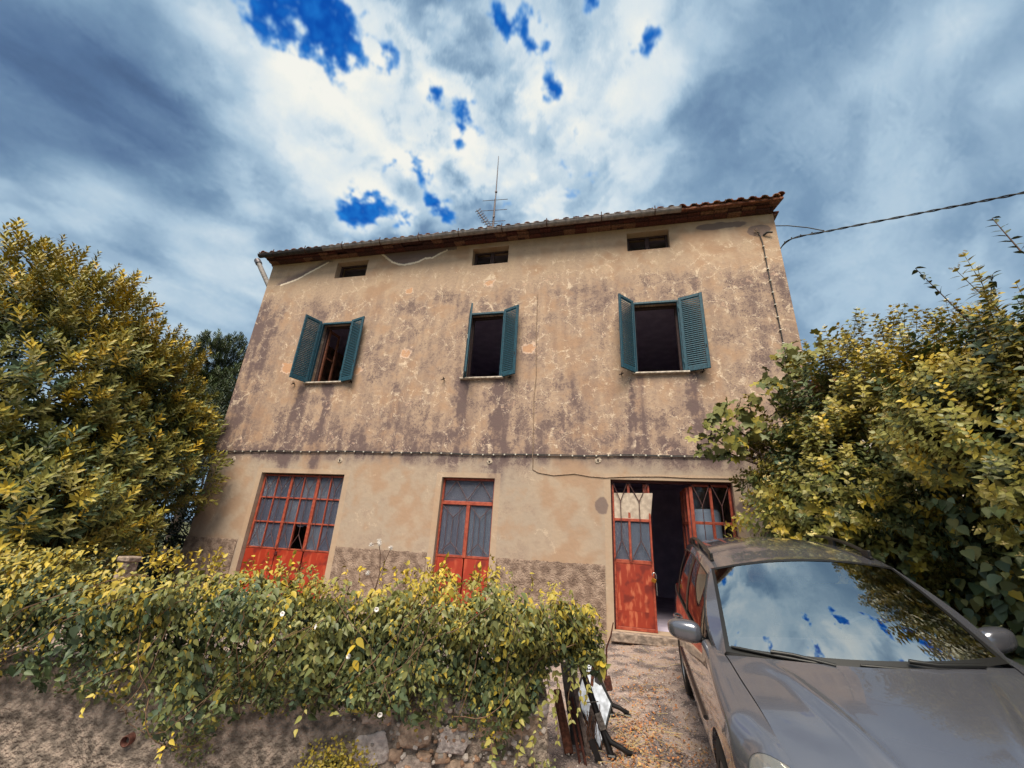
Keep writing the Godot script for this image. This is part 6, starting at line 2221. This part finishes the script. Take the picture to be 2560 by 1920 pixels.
		for s in [2.10, 2.72, 3.34, 3.90]:
			var ft := MB.new()
			ft.box(Vector3(sg * (tab(CRW, s) - 0.055), tab(CRY, s) + 0.038, s), Vector3(0.026, 0.065, 0.12), 0.01)
			obj("foot", ft, black, rail)
		# mirror
		var mi := MB.new()
		var rows := []
		var ctr := Vector3(sg * 0.945, 1.055, 1.57)
		for r in 17:
			var th := PI * r / 16.0
			var row := []
			for c in 25:
				var ph := TAU * c / 24.0
				var d := Vector3(cos(th), sin(th) * sin(ph), sin(th) * cos(ph))
				var e := Vector3(signf(d.x) * pow(absf(d.x), 0.75), signf(d.y) * pow(absf(d.y), 0.7), signf(d.z) * pow(absf(d.z), 0.8))
				var zz := 0.085 if e.z < 0 else 0.035
				row.append(ctr + Vector3(e.x * 0.118 * sg, e.y * 0.076 * (1.0 - 0.10 * e.x) + 0.012 * e.x, e.z * zz + 0.03 * e.x))
			rows.append(row)
		mi.grid(rows, sg > 0)
		var mirror := obj("mirror", mi, paint, root)
		var arm := MB.new()
		arm.tube([Vector3(sg * 0.81, 0.985, 1.60), Vector3(sg * 0.85, 0.99, 1.59), Vector3(sg * 0.89, 1.01, 1.58)], [0.05, 0.035, 0.04], 8, true, 0.6)
		obj("arm", arm, black, mirror)
		var gl := MB.new()
		rows = []
		for r in 7:
			var row := []
			for c in 13:
				var a := TAU * c / 12.0
				row.append(ctr + Vector3(cos(a) * 0.105 * r / 6.0 * sg, sin(a) * 0.062 * r / 6.0, 0.042))
			rows.append(row)
		gl.grid(rows, sg < 0)
		obj("mirror_glass", gl, mat(Color(0.85, 0.87, 0.9), 0.02, 1.0), mirror)
		# headlight: a clear lens over a bright bowl
		var lens_f := func(u: float, t: float) -> Vector3: return cheek(lerpf(0.17, 0.297 + 0.125 * sin(PI * t), u), t, sg)
		var clear := mat(Color(0.9, 0.92, 0.95, 0.12), 0.03)
		clear.transparency = BaseMaterial3D.TRANSPARENCY_ALPHA
		var hl := obj("headlight", surf(lens_f, 0, 1, 15, 0, 1, 15, sg > 0), clear, root)
		var bowl := func(u: float, t: float) -> Vector3:
			var p: Vector3 = lens_f.call(u, t)
			return p + Vector3(-sg * 0.03, -0.03, 0.05) * (0.25 + 1.6 * sin(PI * t) * sin(PI * u))
		obj("reflector", surf(bowl, 0, 1, 15, 0, 1, 11, sg > 0), mat(Color(0.72, 0.68, 0.60), 0.2, 0.9), hl)
		for q in [0.25, 0.5]:
			var bl := MB.new()
			rows = []
			var c0: Vector3 = lens_f.call(q, 0.45) + Vector3(-sg * 0.03, -0.02, 0.07)
			for r in 7:
				var th := PI * 0.5 * r / 6.0
				var row := []
				for c in 13:
					var a := TAU * c / 12.0
					row.append(c0 + Vector3(cos(a) * sin(th) * 0.055, sin(a) * sin(th) * 0.055, -cos(th) * 0.04))
				rows.append(row)
			bl.grid(rows)
			obj("lamp", bl, mat(Color(0.6, 0.62, 0.65), 0.08, 0.7), hl)
	# nose
	var nose := func(u: float, t: float) -> Vector3:
		var x := u * 0.84
		var s := 0.02 + 0.34 * pow(absf(u), 3.0)
		return Vector3(x, lerpf(0.20, 0.61, t), s + 0.06 * pow(1.0 - t, 2.0) + 0.01 * sin(t * 9.0))
	obj("front_bumper", surf(nose, -1, 1, 41, 0, 1, 13, true), paint, root)
	var gr := MB.new()
	for k in 3:
		gr.box(Vector3(0, 0.635 + k * 0.024, 0.10), Vector3(0.92, 0.010, 0.05), 0.003)
	obj("grille", gr, black, root)
	bx("grille_backing", Vector3(0, 0.66, 0.17), Vector3(0.98, 0.10, 0.04), dark, root)
	bx("number_plate", Vector3(0, 0.40, 0.015), Vector3(0.52, 0.11, 0.015), mat(Color(0.8, 0.8, 0.78), 0.4), root)
	# tail
	var tail := func(u: float, t: float) -> Vector3: return Vector3(u * (0.81 + tab(CPY, lerpf(0.25, 1.06, t))), lerpf(0.25, 1.06, t), 4.45 - 0.09 * pow(absf(u), 3.0) - 0.05 * t)
	obj("tailgate", surf(tail, -1, 1, 21, 0, 1, 9, false), paint, root)
	var rw := func(u: float, t: float) -> Vector3: return Vector3(u * lerpf(0.775, 0.60, t), lerpf(1.06, 1.475, t) + 0.075 * t * (1 - u * u), lerpf(4.40, 4.05, t) - lerpf(0.09, 0.0, t) * pow(absf(u), 3.0))
	obj("rear_window", surf(rw, -1, 1, 15, 0, 1, 9, false), side_glass, root)
	# under and inside
	bx("engine_bay", Vector3(0, 0.50, 0.66), Vector3(1.12, 0.52, 0.76), dark, root, 0.03)
	bx("underbody", Vector3(0, 0.36, 2.27), Vector3(1.20, 0.28, 3.9), dark, root, 0.03)
	bx("cabin_tub", Vector3(0, 0.62, 2.65), Vector3(1.62, 0.34, 1.2), dark, root, 0.03)
	bx("cabin_tub", Vector3(0, 0.66, 3.7), Vector3(1.30, 0.30, 0.9), dark, root, 0.03)
	var dash := mat(Color(0.24, 0.24, 0.25), 0.7)
	var da := MB.new()
	var drow := []
	for k in 12:
		var a := k / 11.0
		var row := []
		for c in 15:
			var u := lerpf(-1, 1, c / 14.0)
			row.append(Vector3(u * 0.76, 0.995 - 0.02 * u * u - 0.42 * pow(maxf(a - 0.55, 0) / 0.45, 1.6) + 0.02 * sin(PI * minf(a / 0.55, 1)), lerpf(1.04 + 0.15 * u * u, 1.80, minf(a / 0.6, 1))))
		drow.append(row)
	da.grid(drow, true)
	obj("dashboard", da, dash, root)
	var seat_m := mat(Color(0.32, 0.31, 0.31), 0.9)
	for x in [-0.37, 0.37]:
		bx("seat", Vector3(x, 0.98, 2.46), Vector3(0.48, 0.58, 0.14), seat_m, root, 0.05, Basis(Vector3.RIGHT, 0.28))
		bx("headrest", Vector3(x, 1.36, 2.56), Vector3(0.27, 0.18, 0.09), seat_m, root, 0.035, Basis(Vector3.RIGHT, 0.2))
		bx("seat", Vector3(x, 0.98, 3.36), Vector3(0.52, 0.56, 0.14), seat_m, root, 0.05, Basis(Vector3.RIGHT, 0.28))
	var sw := MB.new()
	var pathw := []
	for k in 25:
		var a := TAU * k / 24.0
		pathw.append(Vector3(-0.37, 0.97, 1.86) + Vector3(cos(a) * 0.18, sin(a) * 0.16, -sin(a) * 0.07))
	sw.tube(pathw, [0.015], 6, false)
	sw.box(Vector3(-0.37, 0.97, 1.85), Vector3(0.30, 0.06, 0.04), 0.015)
	obj("steering_wheel", sw, dash, root)
	bx("inside_mirror", Vector3(0.02, 1.43, 1.88), Vector3(0.24, 0.065, 0.03), dash, root, 0.014)
	# wipers
	for q in [[0.70, 0.20], [0.05, -0.55]]:
		var wp_ := MB.new()
		var path := []
		for k in 11:
			path.append(ws(lerpf(q[0], q[1], k / 10.0) / 0.735, 0.040 - 0.045 * k / 10.0 - (0.03 if q[0] < 0.1 else 0.0), 0.014))
		wp_.tube(path, [0.007, 0.010, 0.010, 0.010, 0.010, 0.012, 0.012, 0.010, 0.010, 0.010, 0.006], 6)
		var arm_p: Vector3 = ws(lerpf(q[0], q[1], 0.42) / 0.735, 0.03, 0.03)
		wp_.tube([arm_p, arm_p + Vector3(-0.12, -0.01, -0.015), ws((q[1] - 0.02) / 0.735, -0.02, 0.03)], [0.013, 0.012, 0.012], 6)
		obj("wiper", wp_, black, root)
	bx("cowl", Vector3(0, 0.955, 1.06), Vector3(1.36, 0.05, 0.12), black, root, 0.01)
	# wheels
	for c in [[0.79, 0.92], [0.79, 3.60], [-0.79, 0.92], [-0.79, 3.60]]:
		var sg: float = signf(c[0])
		var ty := MB.new()
		var rows := []
		for q in [[-0.10, 0.20], [-0.105, 0.26], [-0.095, 0.30], [-0.07, 0.315], [0.07, 0.315], [0.095, 0.30], [0.105, 0.26], [0.10, 0.20]]:
			var row := []
			for k in 33:
				var a := TAU * k / 32.0
				row.append(Vector3(c[0] + sg * q[0], 0.315 + cos(a) * q[1], c[1] + sin(a) * q[1]))
			rows.append(row)
		ty.grid(rows, sg < 0)
		var wheel := obj("wheel", ty, rubber, root)
		var rm := MB.new()
		rows = []
		for q in [[0.095, 0.205], [0.07, 0.195], [0.02, 0.19]]:
			var row := []
			for k in 33:
				var a := TAU * k / 32.0
				row.append(Vector3(c[0] + sg * q[0], 0.315 + cos(a) * q[1], c[1] + sin(a) * q[1]))
			rows.append(row)
		rm.grid(rows, sg > 0)
		for k in 7:
			var a := TAU * k / 7.0
			rm.box(Vector3(c[0] + sg * 0.07, 0.315 + cos(a) * 0.11, c[1] + sin(a) * 0.11), Vector3(0.03, 0.19, 0.045), 0.008, Basis(Vector3.RIGHT, a))
		rm.tube([Vector3(c[0] + sg * 0.04, 0.315, c[1]), Vector3(c[0] + sg * 0.095, 0.315, c[1])], [0.05], 14)
		obj("rim", rm, mat(Color(0.55, 0.55, 0.56), 0.35, 0.8), wheel)
		var br := MB.new()
		br.tube([Vector3(c[0] - sg * 0.02, 0.315, c[1]), Vector3(c[0] + sg * 0.01, 0.315, c[1])], [0.15], 18)
		obj("brake_disc", br, mat(Color(0.25, 0.23, 0.22), 0.5, 0.6), wheel)

# ------------------------------------------------------------------ scrap leaning at the wall's end
func slab(a: Vector3, b: Vector3, c: Vector3, th: float) -> MB:   # a parallelogram a-b-c with thickness
	var g := MB.new()
	var x := (b - a)
	var y := (c - b)
	var n := x.cross(y).normalized() * th
	var d := a + y
	g.quad(a, b, c, d); g.quad(b - n, a - n, d - n, c - n)
	g.quad(b, a, a - n, b - n); g.quad(c, b, b - n, c - n); g.quad(d, c, c - n, d - n); g.quad(a, d, d - n, a - n)
	return g

func build_junk() -> void:
	var iron := worn(Color(0.045, 0.045, 0.055), Color(0.10, 0.095, 0.11), 201, 4.0, 0.45)
	var plate := worn(Color(0.38, 0.36, 0.35), Color(0.55, 0.52, 0.50), 202, 6.0, 0.5, 0.0, 0.02, 0.6)
	var rust := worn(Color(0.22, 0.10, 0.08), Color(0.34, 0.17, 0.12), 203, 5.0, 0.9, 0.6)
	var wood := worn(Color(0.36, 0.31, 0.30), Color(0.52, 0.46, 0.43), 204, 4.0, 0.9, 0.6)
	var brown := worn(Color(0.34, 0.20, 0.15), Color(0.48, 0.30, 0.23), 205, 4.0, 0.9, 0.6)
	var legs := [[Vector3(-0.018, -1.64, -4.40), Vector3(-0.44, -0.62, -4.46), "nearer of two black bench legs propped against the creeper hedge"], [Vector3(-0.010, -1.60, -5.20), Vector3(-0.38, -0.68, -5.22), "farther black bench leg, closer to the red door leaf"]]
	for q in legs:
		var a: Vector3 = q[0]
		var b: Vector3 = q[1]
		var root := thing("bench_leg", q[2], "bench leg", a, "cast bench legs leaning on the hedge")
		var d := (b - a).normalized()
		var g := MB.new()
		g.tube([a, a.lerp(b, 0.5), b], [0.027], 4)
		obj("post", g, iron, root)
		g = MB.new()
		var k := a.lerp(b, 0.20)
		g.tube([k, a.lerp(b, 0.10) + Vector3(0.035, 0, 0), a + Vector3(0.075, 0.075, 0), a + Vector3(0.13, 0.045, -0.02), a + Vector3(0.165, 0.035, -0.03)], [0.021, 0.022, 0.021, 0.020, 0.018], 6)
		obj("brace", g, iron, root)
		bx("foot", a + Vector3(0.0, -0.002, 0.0), Vector3(0.075, 0.05, 0.07), iron, root, 0.01)
		bx("foot", a + Vector3(0.155, 0.0, -0.03), Vector3(0.075, 0.045, 0.06), iron, root, 0.01)
		var pp := a.lerp(b, 0.235) + Vector3(0.012, 0, 0.034)
		bx("plate", pp, Vector3(0.055, 0.12, 0.012), plate, root, 0.003, Basis(d.cross(Vector3.BACK).normalized(), d, Vector3.BACK))
		g = MB.new()
		g.tube([pp, pp + Vector3(0, 0, 0.02)], [0.012], 7)
		obj("bolt", g, plate, root)
		for t in [0.36]:
			g = MB.new()
			var c := a.lerp(b, t)
			g.tube([c + Vector3(-0.05, -0.01, 0.036), c + Vector3(0.05, 0.01, 0.036)], [0.004], 4)
			obj("tie", g, plate, root)
	# white board with dark rim
	var a := Vector3(-0.334, -1.327, -4.62)
	var b := Vector3(-0.225, -1.02, -4.78)
	var c := Vector3(-0.115, -1.655, -4.52)
	var root := thing("white_board", "white square board with dark edge leaning between the black bench legs", "board", Vector3(-0.15, -1.66, -4.7))
	obj("face", slab(b, a, c, 0.004), worn(Color(0.72, 0.76, 0.84), Color(0.82, 0.84, 0.88), 206, 3.0, 0.6), root)
	var e := MB.new()
	var cr := [b, a, c, c + b - a]
	for k in 4:
		e.tube([cr[k], cr[(k + 1) % 4]], [0.011], 5)
	obj("edge", e, iron, root)
	tag(bx("grey_plank", Vector3(-0.185, -1.49, -4.52), Vector3(0.065, 0.30, 0.025), wood, null, 0.004, Basis(Vector3.BACK, -0.12)), "short grey plank standing before the white board", "plank")
	tag(bx("brown_lath", Vector3(-0.19, -1.25, -4.70), Vector3(0.028, 0.42, 0.02), brown, null, 0.003, Basis(Vector3.BACK, -0.13)), "thin brown lath crossing the upper white board", "lath")
	tag(bx("dark_plank", Vector3(-0.14, -1.27, -4.72), Vector3(0.06, 0.34, 0.02), worn(Color(0.17, 0.16, 0.18), Color(0.28, 0.26, 0.27), 207, 4, 0.8), null, 0.004, Basis(Vector3.BACK, -0.12)), "dark plank tucked behind the nearer black bench leg", "plank")
	root = thing("rusty_ladder", "rusty narrow iron ladder frame leaning left of the white board", "ladder frame", Vector3(-0.25, -1.67, -4.28))
	for q in [[Vector3(-0.385, -1.22, -4.38), Vector3(-0.262, -1.70, -4.26)], [Vector3(-0.345, -1.25, -4.36), Vector3(-0.215, -1.69, -4.24)]]:
		var g := MB.new()
		g.tube([q[0], q[1]], [0.012], 5)
		obj("rail", g, rust, root)
	for t in [0.25, 0.75]:
		var g := MB.new()
		g.tube([Vector3(-0.385, -1.22, -4.38).lerp(Vector3(-0.262, -1.70, -4.26), t), Vector3(-0.345, -1.25, -4.36).lerp(Vector3(-0.215, -1.69, -4.24), t)], [0.010], 5)
		obj("rung", g, rust, root)
	tag(bx("dark_strip", Vector3(-0.14, -1.60, -4.30), Vector3(0.05, 0.20, 0.015), iron, null, 0.002, Basis(Vector3.BACK, 0.45)), "narrow dark strip with pale edge lying below the white board", "strip")
	tag(bx("slate_bracket", Vector3(-0.35, -1.04, -4.42), Vector3(0.10, 0.17, 0.04), worn(Color(0.20, 0.21, 0.26), Color(0.28, 0.29, 0.34), 208, 3, 0.6), null, 0.012, Basis(Vector3.BACK, -0.3)), "slate-grey metal bracket under the leaves beside the bench legs", "bracket")
	tag(bx("tarred_plank", Vector3(-0.36, -1.38, -4.62), Vector3(0.12, 0.66, 0.025), worn(Color(0.13, 0.11, 0.12), Color(0.22, 0.19, 0.19), 210, 4, 0.9), null, 0.004, Basis(Vector3.BACK, 0.20) * Basis(Vector3.RIGHT, -0.15)), "dark weathered plank leaning in the shade at the low wall's end", "plank")
	tag(bx("split_log", Vector3(-0.43, -1.45, -4.42), Vector3(0.075, 0.46, 0.06), brown, null, 0.018, Basis(Vector3.BACK, 0.26)), "brown split log leaning against the low wall's free end", "log")
	tag(bx("grey_batten", Vector3(-0.27, -1.40, -4.40), Vector3(0.035, 0.62, 0.03), wood, null, 0.005, Basis(Vector3.BACK, 0.24)), "long grey batten beside the rusty ladder frame", "batten")
	root = thing("rusty_stake", "rusty bent stake standing in its block near the farther bench leg", "stake", Vector3(-0.055, -1.58, -5.4))
	var g := MB.new()
	g.tube([Vector3(-0.06, -1.56, -5.4), Vector3(-0.062, -1.3, -5.4), Vector3(-0.05, -1.05, -5.4), Vector3(0.0, -0.93, -5.4), Vector3(0.03, -0.80, -5.42)], [0.012, 0.012, 0.011, 0.009, 0.007], 6)
	obj("rod", g, rust, root)
	bx("block", Vector3(-0.045, -1.38, -5.4), Vector3(0.08, 0.13, 0.06), rust, root, 0.01, Basis(Vector3.BACK, 0.2))
	g = MB.new()
	for k in 18:
		var p := Vector3(-0.17, -1.40, -4.50) + rv() * 0.05
		g.tube([p, p + Vector3(rng.randf_range(-0.06, 0.06), -rng.randf_range(0.05, 0.18), 0.02), p + Vector3(rng.randf_range(-0.06, 0.08), -rng.randf_range(0.15, 0.3), 0.03)], [0.003, 0.002], 4)
	tag(obj("dry_roots", g, worn(Color(0.36, 0.2, 0.13), Color(0.5, 0.33, 0.22), 209, 5, 0.9)), "tangle of dry brown roots hanging over the white board", "roots")

# ------------------------------------------------------------------ leaves, straw and stones on the driveway
func build_litter() -> void:
	var lm := mat(Color.WHITE, 0.85)
	lm.vertex_color_use_as_albedo = true
	var dry := leaf_mesh(1.0, 0.6, OVATE, 0.45).mesh()
	var xs := []
	var cols := []
	for k in 2600:
		var heap := rng.randf()
		var x := rng.randf_range(-0.4, 1.3)
		var z := rng.randf_range(-7.9, -2.2)
		if heap < 0.55:
			var c: Vector2 = [Vector2(0.14, -4.35), Vector2(0.25, -5.0), Vector2(0.35, -5.9), Vector2(0.1, -4.75), Vector2(0.5, -4.4), Vector2(0.3, -3.9)][k % 6]
			x = c.x + rng.randfn() * 0.17; z = c.y + rng.randfn() * 0.20
		var sz := rng.randf_range(0.012, 0.034)
		xs.append(Transform3D(Basis.from_euler(Vector3(-PI / 2 + rng.randfn() * 0.45, rng.randf() * TAU, rng.randfn() * 0.4)).scaled_local(Vector3.ONE * sz), Vector3(x, ground_y(x, z) + 0.014 + rng.randf() * 0.012, z)))
		var u := rng.randf()
		cols.append((Color(0.40, 0.16, 0.055) if u < 0.5 else Color(0.42, 0.25, 0.10) if u < 0.75 else Color(0.20, 0.10, 0.06)) * rng.randf_range(0.6, 1.25))
	tag(copies("dry_leaves", dry, lm, xs, cols), "dry brown leaves strewn over the driveway", "", "", "stuff")
	var st := MB.new()
	st.tube([Vector3(-0.5, 0, 0), Vector3(-0.1, 0.03, 0.02), Vector3(0.5, 0, 0)], [0.014], 4)
	xs = []; cols = []
	for k in 150:
		var x := rng.randf_range(-0.3, 1.2)
		var z := rng.randf_range(-7.8, -2.4)
		if k % 2:
			x = 0.25 + rng.randfn() * 0.2; z = -4.7 + rng.randfn() * 0.5
		var l := rng.randf_range(0.05, 0.24)
		xs.append(Transform3D(Basis.from_euler(Vector3(0, rng.randf() * TAU, rng.randfn() * 0.15)) * Basis.from_scale(Vector3(l, 0.14, 0.14)), Vector3(x, ground_y(x, z) + 0.02, z)))
		cols.append(Color(0.60, 0.46, 0.22) * rng.randf_range(0.6, 1.1))
	tag(copies("straw", st.mesh(), lm, xs, cols), "pale straws scattered on the gravel", "", "", "stuff")
	var pb := MB.new()
	pb.box(Vector3.ZERO, Vector3(1, 0.6, 0.8), 0.22)
	xs = []; cols = []
	for k in 5200:
		var x := rng.randf_range(-1.2, 2.6)
		var z := -8.0 + 5.9 * pow(rng.randf(), 0.8)
		if k % 6 == 0:
			x = rng.randf_range(-7.5, -0.5); z = rng.randf_range(-7.9, -4.6)
		if wall_d(x, z) > -0.45 and wall_a(x, z) > -0.1: continue
		var sz := 0.006 + 0.012 * pow(rng.randf(), 3.0)
		xs.append(Transform3D(Basis.from_euler(Vector3(rng.randf(), rng.randf() * TAU, rng.randf())).scaled_local(Vector3.ONE * sz), Vector3(x, ground_y(x, z) + 0.008, z)))
		var w := rng.randf_range(0.16, 0.62)
		cols.append(Color(w, w * 0.88, w * 0.80))
	tag(copies("gravel", pb.mesh(), lm, xs, cols), "loose small gravel on the driveway and yard", "", "", "stuff")
